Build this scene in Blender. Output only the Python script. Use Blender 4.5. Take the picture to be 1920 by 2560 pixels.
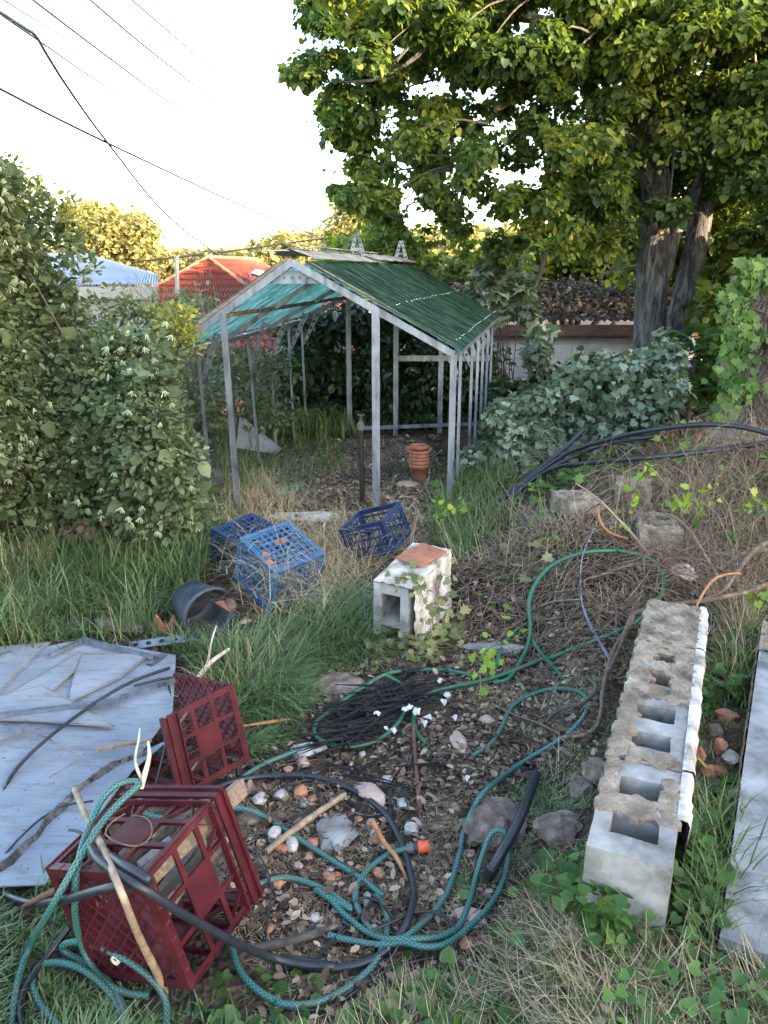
import bpy, math, random
import numpy as np
from mathutils import Vector, Matrix
for o in list(bpy.data.objects): bpy.data.objects.remove(o)
scene=bpy.context.scene; COL=scene.collection
rng=np.random.default_rng(7); random.seed(7)
# ---------------------------------------------------------------- camera, sky, sun, exposure
CH=1.75; PITCH=math.radians(17.33)
cam=bpy.data.cameras.new('camera'); camo=bpy.data.objects.new('camera',cam); COL.objects.link(camo)
camo.location=(0,0,CH); camo.rotation_euler=(math.pi/2-PITCH,0,0)
cam.sensor_fit='HORIZONTAL'; cam.sensor_width=36; cam.lens=36*1923/1920; cam.clip_end=3000; cam.clip_start=.05
scene.camera=camo
SUN_EL=math.radians(10); SUN_DIR=Vector((0.86,-0.50,0)).normalized()      # towards the sun, horizontally
world=bpy.data.worlds.new("World"); scene.world=world; world.use_nodes=True
wn=world.node_tree.nodes; wl=world.node_tree.links
bg=wn['Background']; sky=wn.new('ShaderNodeTexSky'); sky.sky_type='NISHITA'; sky.sun_disc=False
sky.sun_elevation=SUN_EL; sky.sun_rotation=math.atan2(SUN_DIR.x,SUN_DIR.y); sky.air_density=.8; sky.dust_density=1.6; sky.ozone_density=.3
wl.new(sky.outputs[0],bg.inputs[0]); bg.inputs[1].default_value=0.15
sl=bpy.data.lights.new('sun','SUN'); sl.energy=2.4; sl.angle=math.radians(.5); sl.color=(1,.83,.55)
so=bpy.data.objects.new('sun',sl); COL.objects.link(so)
sd=Vector((SUN_DIR.x*math.cos(SUN_EL),SUN_DIR.y*math.cos(SUN_EL),math.sin(SUN_EL)))
so.rotation_euler=sd.to_track_quat('Z','Y').to_euler()
scene.view_settings.view_transform='Standard'; scene.view_settings.look='None'
scene.view_settings.exposure=3.4; scene.view_settings.gamma=1.0
scene.render.resolution_x=768; scene.render.resolution_y=1024
# ---------------------------------------------------------------- geometry of the view, ground height
cp,sp=math.cos(PITCH),math.sin(PITCH)
def ray(px,py):
    a=(np.asarray(px,float)-960)/1923; b=(1280-np.asarray(py,float))/1923
    return np.stack([a+0*b, cp+b*sp+0*a, -sp+b*cp+0*a],-1)
def sstep(a,b,x):
    t=np.clip((x-a)/(b-a),0,1); return t*t*(3-2*t)
def gz(x,y):
    x=np.asarray(x,float); y=np.asarray(y,float)
    g=.19*sstep(.22,.55,x-.30*np.clip(y-1.5,0,1.5))*(1-.6*sstep(3.4,5,y))
    g=g+.25*np.exp(-(((x-1.0)/.75)**2+((y-3.95)/.55)**2))
    g=g+.55*np.exp(-(((x-2.5)/1.25)**2+((y-4.9)/.75)**2))
    g=g+.12*np.exp(-(((x-2.2)/1.4)**2+((y-6.6)/1.1)**2))
    g=g-1.0*sstep(8.8,11.0,y)-2.2*sstep(12,24,y)
    g=g+.018*np.sin(x*3.1+1)*np.sin(y*2.7)+.010*np.sin(x*9.3+y*4.1)*np.sin(y*8.2-x*3)
    return g
def ground(px,py,lift=0.0):
    d=ray(px,py); t=np.full(d.shape[:-1],.8); hit=np.zeros(t.shape,bool)
    for i in range(420):
        p=d*t[...,None]; h=CH+p[...,2]-gz(p[...,0],p[...,1])-lift
        hit=h<=0.002
        t=np.where(hit,t,t+np.maximum(h*.55,.004))
        if hit.all(): break
        t=np.minimum(t,400)
    p=d*t[...,None]; p[...,2]+=CH
    return p
def G(px,py,lift=0.0): return Vector(ground(px,py,lift).tolist())
def U(px,py,z):
    d=ray(px,py); t=(z-CH)/d[...,2]; p=d*t; return Vector((float(p[0]),float(p[1]),z))
def W(px,py,y):
    d=ray(px,py); t=np.asarray(y,float)/d[...,1]; p=d*t[...,None]; p[...,2]+=CH; return p
def WV(px,py,y): return Vector(W(px,py,y).tolist())
def project(P):
    q=P-np.array([0,0,CH]); dd=q[:,1]*cp-q[:,2]*sp
    return 960+1923*q[:,0]/dd, 1280-1923*(q[:,1]*sp+q[:,2]*cp)/dd
def inpoly(x,y,poly):
    x=np.asarray(x);y=np.asarray(y);c=np.zeros(x.shape,bool);n=len(poly)
    for i in range(n):
        x1,y1=poly[i];x2,y2=poly[(i+1)%n]
        if y1==y2: continue
        c^=((y1>y)!=(y2>y))&(x<(x2-x1)*(y-y1)/(y2-y1)+x1)
    return c
# ---------------------------------------------------------------- object helpers
def tag(o,label=None,cat=None,group=None,kind=None):
    if label: o['label']=label
    if cat: o['category']=cat
    if group: o['group']=group
    if kind: o['kind']=kind
    return o
def empty(name,loc,label,cat,group=None):
    o=bpy.data.objects.new(name,None); COL.objects.link(o); o.location=loc; o.empty_display_size=.05
    return tag(o,label,cat,group)
def link(name,me,mat=None,parent=None):
    o=bpy.data.objects.new(name,me); COL.objects.link(o)
    if mat is not None and len(me.materials)==0:
        for m in (mat if isinstance(mat,(list,tuple)) else [mat]): me.materials.append(m)
    if parent is not None:
        o.parent=parent; o.matrix_parent_inverse=parent.matrix_basis.inverted()
    return o
class MB:
    def __init__(s): s.v=[]; s.f=[]; s.uv=[]; s.hasuv=False; s.sm=[]
    def add(s,vs,fs,uvs=None,smooth=False):
        n=len(s.v); s.v+=[tuple(v) for v in vs]
        for i,f in enumerate(fs):
            s.f.append(tuple(k+n for k in f)); s.sm.append(smooth)
            s.uv.append(uvs[i] if uvs else [(0,0)]*len(f))
        if uvs: s.hasuv=True
        return s
    def box(s,c,size,M=None,j=.0003):
        c=Vector(c); hx,hy,hz=[q/2+random.uniform(0,j) for q in size]
        M=M or Matrix.Identity(3)
        vs=[c+M@Vector((a*hx,b*hy,d*hz)) for d in(-1,1) for a,b in((-1,-1),(1,-1),(1,1),(-1,1))]
        return s.add(vs,[(3,2,1,0),(4,5,6,7),(0,1,5,4),(1,2,6,5),(2,3,7,6),(3,0,4,7)])
    def bar(s,a,b,w,t,up=(0,0,1),j=.0003):
        a=Vector(a);b=Vector(b);y=(b-a);L=y.length;y.normalize()
        x=y.cross(Vector(up)); 
        if x.length<1e-4: x=y.cross(Vector((1,0,0)))
        x.normalize(); z=x.cross(y)
        return s.box((a+b)/2,(w,L,t),Matrix((x,y,z)).transposed(),j)
    def chan(s,a,b,w,t,up=(0,0,1),k=.003):
        # C channel: web + two flanges
        a=Vector(a);b=Vector(b);y=(b-a).normalized(); x=y.cross(Vector(up))
        if x.length<1e-4: x=y.cross(Vector((1,0,0)))
        x.normalize(); z=x.cross(y)
        s.bar(a,b,w,k,up); s.bar(a+x*(w/2-k/2)-z*t/2,b+x*(w/2-k/2)-z*t/2,k,t,up); s.bar(a-x*(w/2-k/2)-z*t/2,b-x*(w/2-k/2)-z*t/2,k,t,up)
        return s
    def tube(s,pts,r,n=8,uvk=1.0,cap=True,rs=None,wob=0):
        P=[Vector(p) for p in pts]; m=len(P)
        T=[(P[min(i+1,m-1)]-P[max(i-1,0)]).normalized() for i in range(m)]
        u=T[0].orthogonal().normalized(); vs=[];L=0;Ls=[]
        for i in range(m):
            if i: L+=(P[i]-P[i-1]).length
            Ls.append(L); u=(u-T[i]*u.dot(T[i])).normalized(); w=T[i].cross(u)
            ri=rs[i] if rs is not None else r
            for k in range(n):
                a=2*math.pi*k/n; rr=ri*(1+wob*random.uniform(-1,1))
                vs.append(P[i]+(u*math.cos(a)+w*math.sin(a))*rr)
        fs=[];uv=[]
        for i in range(m-1):
            for k in range(n):
                k2=(k+1)%n; fs.append((i*n+k,i*n+k2,(i+1)*n+k2,(i+1)*n+k))
                uv.append([(k/n,Ls[i]*uvk),((k+1)/n,Ls[i]*uvk),((k+1)/n,Ls[i+1]*uvk),(k/n,Ls[i+1]*uvk)])
        s.add(vs,fs,uv,True)
        if cap: s.add(vs[:n],[tuple(range(n-1,-1,-1))]); s.add(vs[-n:],[tuple(range(n))])
        return s
    def lathe(s,prof,c=(0,0,0),n=24,M=None):
        M=M or Matrix.Identity(3); c=Vector(c); vs=[]
        for r,z in prof:
            for k in range(n):
                a=2*math.pi*k/n; vs.append(c+M@Vector((r*math.cos(a),r*math.sin(a),z)))
        fs=[(i*n+k,i*n+(k+1)%n,(i+1)*n+(k+1)%n,(i+1)*n+k) for i in range(len(prof)-1) for k in range(n)]
        return s.add(vs,fs,None,True)
    def plate(s,a,b,w0,w1,t,nh,nrm,hr=.33):
        """perforated flat bar from a to b with nh round holes; widths w0 -> w1, thickness t along nrm"""
        a=Vector(a);b=Vector(b);y=(b-a).normalized();z=Vector(nrm).normalized();x=y.cross(z).normalized();z=x.cross(y)
        L=(b-a).length; N=8
        for i in range(nh):
            l0=L*i/nh;l1=L*(i+1)/nh;wa=w0+(w1-w0)*i/nh;wb=w0+(w1-w0)*(i+1)/nh
            cc=a+y*(l0+l1)/2; R=hr*min((wa+wb)/2,l1-l0)
            out=[(-wa/2,l0),(0,l0),(wa/2,l0),((wa+wb)/4,(l0+l1)/2),(wb/2,l1),(0,l1),(-wb/2,l1),(-(wa+wb)/4,(l0+l1)/2)]
            ang=[-135,-90,-45,0,45,90,135,180]
            vs=[]
            for dz in (-t/2,t/2):
                for (ox,oy) in out: vs.append(a+x*ox+y*oy+z*dz)
                for an in ang: vs.append(cc+x*R*math.cos(math.radians(an))+y*R*math.sin(math.radians(an))+z*dz)
            fs=[]
            for k in range(8):
                k2=(k+1)%8
                fs.append((k,k2,8+k2,8+k)); fs.append((16+k2,16+k,24+k,24+k2))
                fs.append((8+k,8+k2,24+k2,24+k))
                if not((k in(0,1) and i>0) or (k in (4,5) and i<nh-1)): fs.append((k2,k,16+k,16+k2))
            s.add(vs,fs)
        return s
    def build(s,name,mat,parent=None):
        me=bpy.data.meshes.new(name); me.from_pydata(s.v,[],s.f); me.update()
        me.polygons.foreach_set('use_smooth',s.sm)
        if s.hasuv:
            l=me.uv_layers.new(name='UVMap'); l.data.foreach_set('uv',[c for f in s.uv for p in f for c in p])
        return link(name,me,mat,parent)
def fastmesh(name,V,F,mat,parent=None,smooth=False):
    """V (n,3), F list of (m,k) int arrays"""
    me=bpy.data.meshes.new(name); V=np.ascontiguousarray(V,dtype=np.float32)
    me.vertices.add(len(V)); me.vertices.foreach_set('co',V.ravel())
    li=np.concatenate([f.ravel() for f in F]).astype(np.int32)
    lt=np.concatenate([np.full(len(f),f.shape[1]) for f in F]).astype(np.int32)
    ls=np.concatenate([[0],np.cumsum(lt)[:-1]]).astype(np.int32)
    me.loops.add(len(li)); me.loops.foreach_set('vertex_index',li)
    me.polygons.add(len(lt)); me.polygons.foreach_set('loop_start',ls)
    try: me.polygons.foreach_set('loop_total',lt)
    except Exception: pass
    me.update(calc_edges=True)
    if smooth: me.polygons.foreach_set('use_smooth',np.ones(len(lt),bool))
    return link(name,me,mat,parent)
def spline(pts,step=.03):
    P=[Vector(p) for p in pts]; out=[]
    if len(P)<3: 
        n=max(2,int((P[1]-P[0]).length/step)); return [P[0].lerp(P[1],i/n) for i in range(n+1)]
    Q=[P[0]*2-P[1]]+P+[P[-1]*2-P[-2]]
    for i in range(1,len(Q)-2):
        n=max(2,int((Q[i+1]-Q[i]).length/step))
        for k in range(n):
            t=k/n; a,b,c,d=Q[i-1],Q[i],Q[i+1],Q[i+2]
            out.append(.5*((2*b)+(c-a)*t+(2*a-5*b+4*c-d)*t*t+(3*b-a-3*c+d)*t**3))
    out.append(P[-1]); return out
# distance (m) from laid-out things, so that grass parts around them
DX0,DY0,DR=-3.5,.8,.02; DF=np.full((int(8/DR),int(7.5/DR)),9.0)
def clear(x,y,r=0.0,R=.20):
    k=int((R+r)/DR)+1; i=int((y-DY0)/DR);j=int((x-DX0)/DR); i0=max(0,i-k);i1=min(DF.shape[0],i+k+1);j0=max(0,j-k);j1=min(DF.shape[1],j+k+1)
    if i0>=i1 or j0>=j1: return
    I,J=np.mgrid[i0:i1,j0:j1]; d=np.hypot((I+.5)*DR+DY0-y,(J+.5)*DR+DX0-x)-r; DF[i0:i1,j0:j1]=np.minimum(DF[i0:i1,j0:j1],d)
def dist(p):
    i=((p[:,1]-DY0)/DR).astype(int);j=((p[:,0]-DX0)/DR).astype(int); ok=(i>=0)&(i<DF.shape[0])&(j>=0)&(j<DF.shape[1])
    return np.where(ok,DF[i.clip(0,DF.shape[0]-1),j.clip(0,DF.shape[1]-1)],9.0)
# ---------------------------------------------------------------- leaves
def nrm(v): return v/np.maximum(np.linalg.norm(v,axis=-1,keepdims=True),1e-9)
def T_(vs,*fs): return np.array(vs,float),[np.array([f]) for f in fs]
SIMPLE=T_([(0,0,0),(-.24,.28,.07),(-.24,.68,.05),(0,1,-.04),(.24,.68,.05),(.24,.28,.07)],(0,3,2,1),(0,5,4,3))
ROUND=T_([(0,0,0),(-.42,.18,.10),(-.46,.58,.08),(0,1,-.08),(.46,.58,.08),(.42,.18,.10)],(0,3,2,1),(0,5,4,3))
LOBED=T_([(0,.12,0),(-.30,0,.05),(-.42,.22,.03),(-.62,.38,.10),(-.34,.52,.02),(-.36,.82,.06),(-.14,.72,0),(0,1.08,-.08),(.14,.72,0),(.36,.82,.06),(.34,.52,.02),(.62,.38,.10),(.42,.22,.03),(.30,0,.05)],
  (0,3,2,1),(0,4,3,3)[:3],(0,6,5,4),(0,8,7,6),(0,10,9,8),(0,11,10,10)[:3],(0,13,12,11))
LIME=T_([(0,.08,0),(-.34,.0,.06),(-.50,.26,.08),(-.44,.56,.03),(-.24,.80,0),(0,1.0,-.10),(.24,.80,0),(.44,.56,.03),(.50,.26,.08),(.34,0,.06)],(0,3,2,1),(0,5,4,3),(0,7,6,5),(0,9,8,7))
HEART=T_([(0,.14,-.02),(-.24,0,.06),(-.47,.16,.10),(-.44,.48,.06),(-.22,.78,0),(0,1,-.1),(.22,.78,0),(.44,.48,.06),(.47,.16,.10),(.24,0,.06)],(0,3,2,1),(0,5,4,3),(0,7,6,5),(0,9,8,7))
LIMELOB=LOBED
def merge(parts):
    V=[];F={};n=0
    for v,fs in parts:
        V.append(v)
        for f in fs: F.setdefault(f.shape[1],[]).append(f+n)
        n+=len(v)
    return np.concatenate(V),[np.concatenate(F[k]) for k in F]
def inst(tmpl,pos,ydir,ndir,size):
    """place template at pos; y along ydir, z ~ ndir"""
    tv,tf=tmpl; y=nrm(ydir); x=nrm(np.cross(y,ndir)); z=np.cross(x,y)
    size=np.asarray(size,float).reshape(-1,1)*np.ones((len(pos),1))
    V=(tv[None,:,0,None]*x[:,None]+tv[None,:,1,None]*y[:,None]+tv[None,:,2,None]*z[:,None])*size[:,:,None]+pos[:,None]
    k=len(tv); off=(np.arange(len(pos))*k)[:,None,None]
    F=[(f[None]+off).reshape(-1,f.shape[1]) for f in tf]
    return V.reshape(-1,3),F
def leafcloud(cent,rad,n,size,tmpl,flat=.75,droop=.5,shell=.55,sizevar=.35,r=rng,out=None):
    """n leaves for each clump centre (K,3), radius (K,) ; returns geometry"""
    K=len(cent); idx=np.repeat(np.arange(K),n)
    d=nrm(r.normal(size=(len(idx),3))); rr=(shell+(1-shell)*r.random(len(idx)))*1.0
    rr=np.where(r.random(len(idx))<.25,r.random(len(idx)),rr)
    p=cent[idx]+d*rr[:,None]*rad[idx][:,None]*np.array([1,1,flat])
    y=nrm(d*np.array([1,1,.6])+np.array([0,0,-droop])+r.normal(size=d.shape)*.45)
    nn=nrm(d*.6+np.array([0,0,.9])+r.normal(size=d.shape)*.5)
    return inst(tmpl,p,y,nn,size*(1+sizevar*r.normal(size=len(idx))).clip(.45,1.8))
def blades(base,h,w,az,lean,curl,segs=4):
    N=len(base); t=np.linspace(0,1,segs+1)
    th=lean[:,None]+curl[:,None]*t[None]**1.2            # angle from vertical
    dx=np.sin(th);dz=np.cos(th); st=(h/segs)[:,None]
    X=np.concatenate([np.zeros((N,1)),np.cumsum(dx[:,:-1]*st,1)],1); Z=np.concatenate([np.zeros((N,1)),np.cumsum(dz[:,:-1]*st,1)],1)
    c=np.cos(az);s_=np.sin(az)
    cx=base[:,0,None]+X*c[:,None]; cy=base[:,1,None]+X*s_[:,None]; cz=base[:,2,None]+Z
    g=gz(cx,cy)+.004; cz=np.maximum(cz,g)
    ww=w[:,None]*(1-t[None]**2.2*.93)*.5
    L=np.stack([cx-s_[:,None]*ww,cy+c[:,None]*ww,cz],-1);R=np.stack([cx+s_[:,None]*ww,cy-c[:,None]*ww,cz],-1)
    V=np.stack([L,R],2).reshape(N,-1,3); k=2*(segs+1)
    f=np.array([[2*i,2*i+1,2*i+3,2*i+2] for i in range(segs)])
    F=(f[None]+(np.arange(N)*k)[:,None,None]).reshape(-1,4)
    return V.reshape(-1,3),[F]
# ---------------------------------------------------------------- materials
MATS={}
def nodes(name):
    m=bpy.data.materials.new(name); m.use_nodes=True; nt=m.node_tree
    return m,nt,nt.nodes['Principled BSDF'],nt.nodes['Material Output']
def ramp(nt,fac,cols,interp='LINEAR'):
    r=nt.nodes.new('ShaderNodeValToRGB'); r.color_ramp.interpolation=interp; e=r.color_ramp.elements
    while len(e)<len(cols): e.new(.5)
    for i,(p,c) in enumerate(cols): e[i].position=p; e[i].color=(*c,1)
    nt.links.new(fac,r.inputs[0]); return r.outputs[0]
def noise(nt,scale,detail=5,rough=.6,stretch=None,coord='Object',dist=0):
    tc=nt.nodes.new('ShaderNodeTexCoord'); out=tc.outputs[coord]
    if stretch:
        mp=nt.nodes.new('ShaderNodeMapping'); mp.inputs['Scale'].default_value=stretch; nt.links.new(out,mp.inputs[0]); out=mp.outputs[0]
    n=nt.nodes.new('ShaderNodeTexNoise'); n.inputs['Scale'].default_value=scale; n.inputs['Detail'].default_value=detail; n.inputs['Roughness'].default_value=rough
    n.inputs['Distortion'].default_value=dist
    nt.links.new(out,n.inputs['Vector']); return n.outputs['Fac']
def bump(nt,b,h,s,d=.01):
    n=nt.nodes.new('ShaderNodeBump'); n.inputs['Strength'].default_value=s; n.inputs['Distance'].default_value=d
    nt.links.new(h,n.inputs['Height']); nt.links.new(n.outputs[0],b.inputs['Normal'])
def pmat(name,cols,scale=8,rough=.7,bs=.4,bd=.004,metal=0,stretch=None,dist=0,bscale=None,detail=6,spec=.5):
    if name in MATS: return MATS[name]
    m,nt,b,o=nodes(name)
    f=noise(nt,scale,detail,.62,stretch,dist=dist)
    nt.links.new(ramp(nt,f,cols),b.inputs['Base Color']); b.inputs['Roughness'].default_value=rough; b.inputs['Metallic'].default_value=metal
    b.inputs['Specular IOR Level'].default_value=spec
    if bs: bump(nt,b,noise(nt,bscale or scale*3,6,.65,stretch,dist=dist),bs,bd)
    MATS[name]=m; return m
def leafmat(name,cols,transl=.35,rough=.5,tint=(1.2,1.25,.5),clump=1.2,spec=.3,cw=.45):
    """leaf colour: each leaf its own, plus slow drift through the crown"""
    m,nt,b,o=nodes(name); ge=nt.nodes.new('ShaderNodeNewGeometry')
    n=noise(nt,clump,3,.5)
    mx=nt.nodes.new('ShaderNodeMath'); mx.operation='MULTIPLY_ADD'; nt.links.new(ge.outputs['Random Per Island'],mx.inputs[0]); mx.inputs[1].default_value=1-cw
    m2=nt.nodes.new('ShaderNodeMath'); m2.operation='MULTIPLY_ADD'; nt.links.new(n,m2.inputs[0]); m2.inputs[1].default_value=cw*1.6; m2.inputs[2].default_value=-cw*.3
    nt.links.new(m2.outputs[0],mx.inputs[2])
    c=ramp(nt,mx.outputs[0],cols); nt.links.new(c,b.inputs['Base Color']); b.inputs['Roughness'].default_value=rough; b.inputs['Specular IOR Level'].default_value=spec
    tr=nt.nodes.new('ShaderNodeBsdfTranslucent'); mm=nt.nodes.new('ShaderNodeMix'); mm.data_type='RGBA'; mm.blend_type='MULTIPLY'; mm.inputs[0].default_value=1
    nt.links.new(c,mm.inputs[6]); mm.inputs[7].default_value=(*tint,1); nt.links.new(mm.outputs[2],tr.inputs[0])
    mix=nt.nodes.new('ShaderNodeMixShader'); mix.inputs[0].default_value=transl
    nt.links.new(b.outputs[0],mix.inputs[1]); nt.links.new(tr.outputs[0],mix.inputs[2]); nt.links.new(mix.outputs[0],o.inputs[0])
    return m
M={}
M['lime']=leafmat('lime_tree_leaf',[(0,(.022,.045,.018)),(.35,(.05,.09,.028)),(.58,(.10,.15,.036)),(.74,(.22,.25,.05)),(1,(.46,.40,.08))],.48,tint=(1.6,1.5,.5),clump=1.3,cw=.6)  # yellow end, drifting by clump, paints sunlit patches into the leaf colour
M['under']=leafmat('pale_leaf_underside',[(0,(.04,.065,.03)),(.3,(.09,.13,.07)),(.6,(.19,.24,.17)),(.85,(.30,.36,.28)),(1,(.42,.47,.39))],.2,clump=2,cw=.25)
M['bush']=leafmat('bush_leaf',[(0,(.045,.07,.035)),(.5,(.10,.14,.075)),(.8,(.17,.22,.12)),(1,(.30,.31,.16))],.3,rough=.4,clump=1.5)
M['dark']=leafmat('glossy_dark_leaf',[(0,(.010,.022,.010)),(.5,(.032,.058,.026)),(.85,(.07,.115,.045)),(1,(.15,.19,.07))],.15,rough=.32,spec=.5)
M['gold']=leafmat('far_tree_leaf',[(0,(.13,.12,.045)),(.5,(.25,.225,.085)),(1,(.42,.36,.15))],.3,clump=.4)  # golden tone carries the low sunlight in the leaf colour
M['vine']=leafmat('vine_leaf',[(0,(.022,.06,.015)),(.4,(.06,.13,.025)),(.75,(.15,.24,.05)),(1,(.32,.35,.07))],.3,clump=3)
M['weed']=leafmat('weed_leaf',[(0,(.025,.065,.018)),(.5,(.06,.13,.03)),(1,(.14,.24,.06))],.3,rough=.4,clump=3)
M['grass']=leafmat('grass_blade',[(0,(.042,.075,.026)),(.4,(.085,.135,.048)),(.72,(.15,.205,.085)),(.9,(.26,.31,.15)),(1,(.44,.40,.24))],.3,rough=.45,clump=2.5,cw=.3)
M['palegrass']=leafmat('blue_green_grass_blade',[(0,(.07,.13,.06)),(.6,(.16,.26,.13)),(1,(.33,.40,.22))],.3,rough=.45,clump=2.5)
M['straw']=leafmat('dry_straw',[(0,(.16,.11,.06)),(.45,(.34,.26,.15)),(.8,(.52,.43,.27)),(1,(.66,.59,.42))],.15,rough=.7,clump=3,cw=.2,tint=(1,.95,.8))
M['litter']=leafmat('dead_leaf',[(0,(.022,.014,.011)),(.35,(.07,.045,.033)),(.6,(.16,.11,.08)),(.82,(.32,.24,.17)),(1,(.60,.50,.39))],.1,rough=.75,clump=3,cw=.25,tint=(1,.8,.6))
M['flower']=leafmat('pale_flower_finger',[(0,(.38,.48,.30)),(1,(.62,.70,.50))],.25,clump=3)
M['brownleaf']=leafmat('withered_leaf',[(0,(.09,.055,.04)),(1,(.24,.17,.13))],.1,clump=3,tint=(1,.9,.8))
M['sick']=leafmat('wilting_ivy_leaf',[(0,(.06,.09,.03)),(.5,(.15,.17,.07)),(1,(.36,.33,.17))],.25,clump=4,tint=(1.1,1.1,.6))
M['fern']=leafmat('fern_frond',[(0,(.03,.07,.02)),(1,(.08,.16,.05))],.3,clump=3)
M['galv']=pmat('galvanised_steel',[(.33,(.07,.065,.06)),(.42,(.14,.165,.205)),(.7,(.27,.31,.37))],14,.45,.2,.001,metal=.6,stretch=(1,1,.3),detail=9)
M['galvgreen']=M['galv']
M['bark']=pmat('tree_bark',[(.38,(.03,.027,.027)),(.5,(.11,.10,.098)),(.62,(.21,.20,.195))],15,.9,1.0,.05,stretch=(1,1,.2),dist=1.2,bscale=18,detail=9)
M['branch']=pmat('branch_bark',[(.3,(.035,.03,.028)),(.7,(.12,.10,.085))],18,.9,.5,.005)
M['palebranch']=pmat('pale_branch_bark',[(.3,(.17,.12,.08)),(.7,(.34,.26,.18))],18,.85,.5,.005)
M['whitebranch']=pmat('bleached_branch',[(.3,(.30,.25,.20)),(.7,(.62,.56,.47))],30,.8,.4,.002)
M['vinewood']=pmat('vine_wood',[(.3,(.055,.035,.026)),(.55,(.14,.092,.066)),(.75,(.28,.21,.16))],30,.85,.6,.003,stretch=(1,1,1))
M['orangewood']=pmat('split_reddish_wood',[(.3,(.22,.09,.035)),(.7,(.42,.20,.09))],30,.7,.4,.002)
M['plank']=pmat('weathered_plank',[(.3,(.10,.075,.055)),(.6,(.24,.18,.13)),(.8,(.40,.31,.22))],9,.8,.6,.003,stretch=(1,6,6),dist=.8)
M['greywood']=pmat('grey_weathered_wood',[(.3,(.12,.10,.08)),(.7,(.30,.27,.23))],12,.85,.6,.004,stretch=(1,5,5))
M['bamboo']=pmat('bamboo_cane',[(.3,(.13,.09,.065)),(.5,(.27,.19,.125)),(.75,(.44,.33,.22))],25,.55,.3,.001)
M['concrete']=pmat('grey_concrete',[(.32,(.08,.073,.065)),(.45,(.18,.172,.165)),(.6,(.275,.27,.262)),(.75,(.38,.375,.365))],8,.88,.7,.004,bscale=60)
M['slabtop']=pmat('smooth_grey_concrete',[(.34,(.10,.105,.105)),(.47,(.20,.21,.22)),(.60,(.28,.295,.315)),(.76,(.36,.38,.41))],7,.8,.6,.004,bscale=40,detail=9)
M['beige']=pmat('beige_mortar',[(.30,(.07,.055,.042)),(.45,(.18,.14,.105)),(.6,(.29,.235,.18)),(.75,(.41,.37,.32))],11,.95,1.0,.012,bscale=50,detail=9)
M['plaster']=pmat('flaking_white_plaster',[(.32,(.10,.08,.06)),(.44,(.32,.28,.24)),(.58,(.50,.475,.435)),(.72,(.62,.60,.57))],11,.9,.9,.012,bscale=26,stretch=(1,1,.5))
M['terra']=pmat('terracotta',[(.3,(.17,.065,.035)),(.6,(.32,.13,.075)),(.8,(.42,.22,.15))],12,.8,.3,.002)
M['brickbit']=pmat('broken_brick',[(.3,(.22,.09,.05)),(.6,(.40,.19,.11)),(.8,(.50,.34,.24))],20,.92,.8,.005)
M['pinkstone']=pmat('pinkish_stone',[(.3,(.26,.16,.13)),(.55,(.42,.29,.24)),(.75,(.55,.45,.40))],9,.85,.8,.006)
M['whitestone']=pmat('white_rubble',[(.32,(.18,.16,.14)),(.5,(.36,.34,.32)),(.7,(.56,.54,.51))],14,.85,.9,.006)
M['darkstone']=pmat('dark_boulder',[(.33,(.07,.05,.042)),(.5,(.17,.12,.10)),(.68,(.30,.235,.20))],16,.92,1.0,.012)
M['red']=pmat('dark_red_plastic',[(.35,(.045,.006,.010)),(.6,(.08,.010,.015)),(.75,(.12,.032,.032))],11,.42,.15,.001)
M['bluelt']=pmat('faded_blue_plastic',[(.35,(.024,.068,.15)),(.65,(.055,.13,.25))],14,.45,.15,.001)
M['bluedk']=pmat('deep_blue_plastic',[(.3,(.006,.016,.060)),(.7,(.016,.045,.13))],14,.42,.15,.001)
M['blackpl']=pmat('black_poly_pipe',[(.3,(.010,.012,.018)),(.7,(.022,.025,.035))],30,.42,.2,.001)
M['blackmat']=pmat('black_plastic',[(.3,(.010,.010,.013)),(.7,(.026,.026,.031))],30,.38,.2,.001)
M['potblue']=pmat('dusty_black_pot_plastic',[(.3,(.015,.022,.035)),(.7,(.05,.06,.08))],12,.55,.2,.001)
M['orange']=pmat('orange_plastic',[(.3,(.60,.075,.025)),(.7,(.78,.13,.05))],20,.4,.1,.001)
M['greypl']=pmat('grey_plastic',[(.3,(.06,.06,.06)),(.7,(.12,.12,.12))],20,.5,.2,.001)
M['pvc']=pmat('cream_pvc',[(.3,(.50,.46,.34)),(.7,(.68,.65,.52))],20,.5,.1,.001)
M['rust']=pmat('rusty_steel',[(.3,(.05,.02,.015)),(.7,(.17,.07,.04))],25,.8,.5,.002)
M['rottenwood']=pmat('rotten_timber_edge',[(.3,(.05,.035,.025)),(.55,(.17,.12,.085)),(.75,(.33,.26,.19))],16,.9,.9,.006,stretch=(3,1,1))
M['zinc']=pmat('old_ridge_metal',[(.3,(.16,.155,.15)),(.5,(.34,.33,.32)),(.7,(.52,.50,.47))],6,.5,.3,.002,metal=.4)
M['shell']=pmat('white_flakes',[(.3,(.30,.30,.31)),(.7,(.60,.60,.60))],20,.7,.4,.001)
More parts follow.
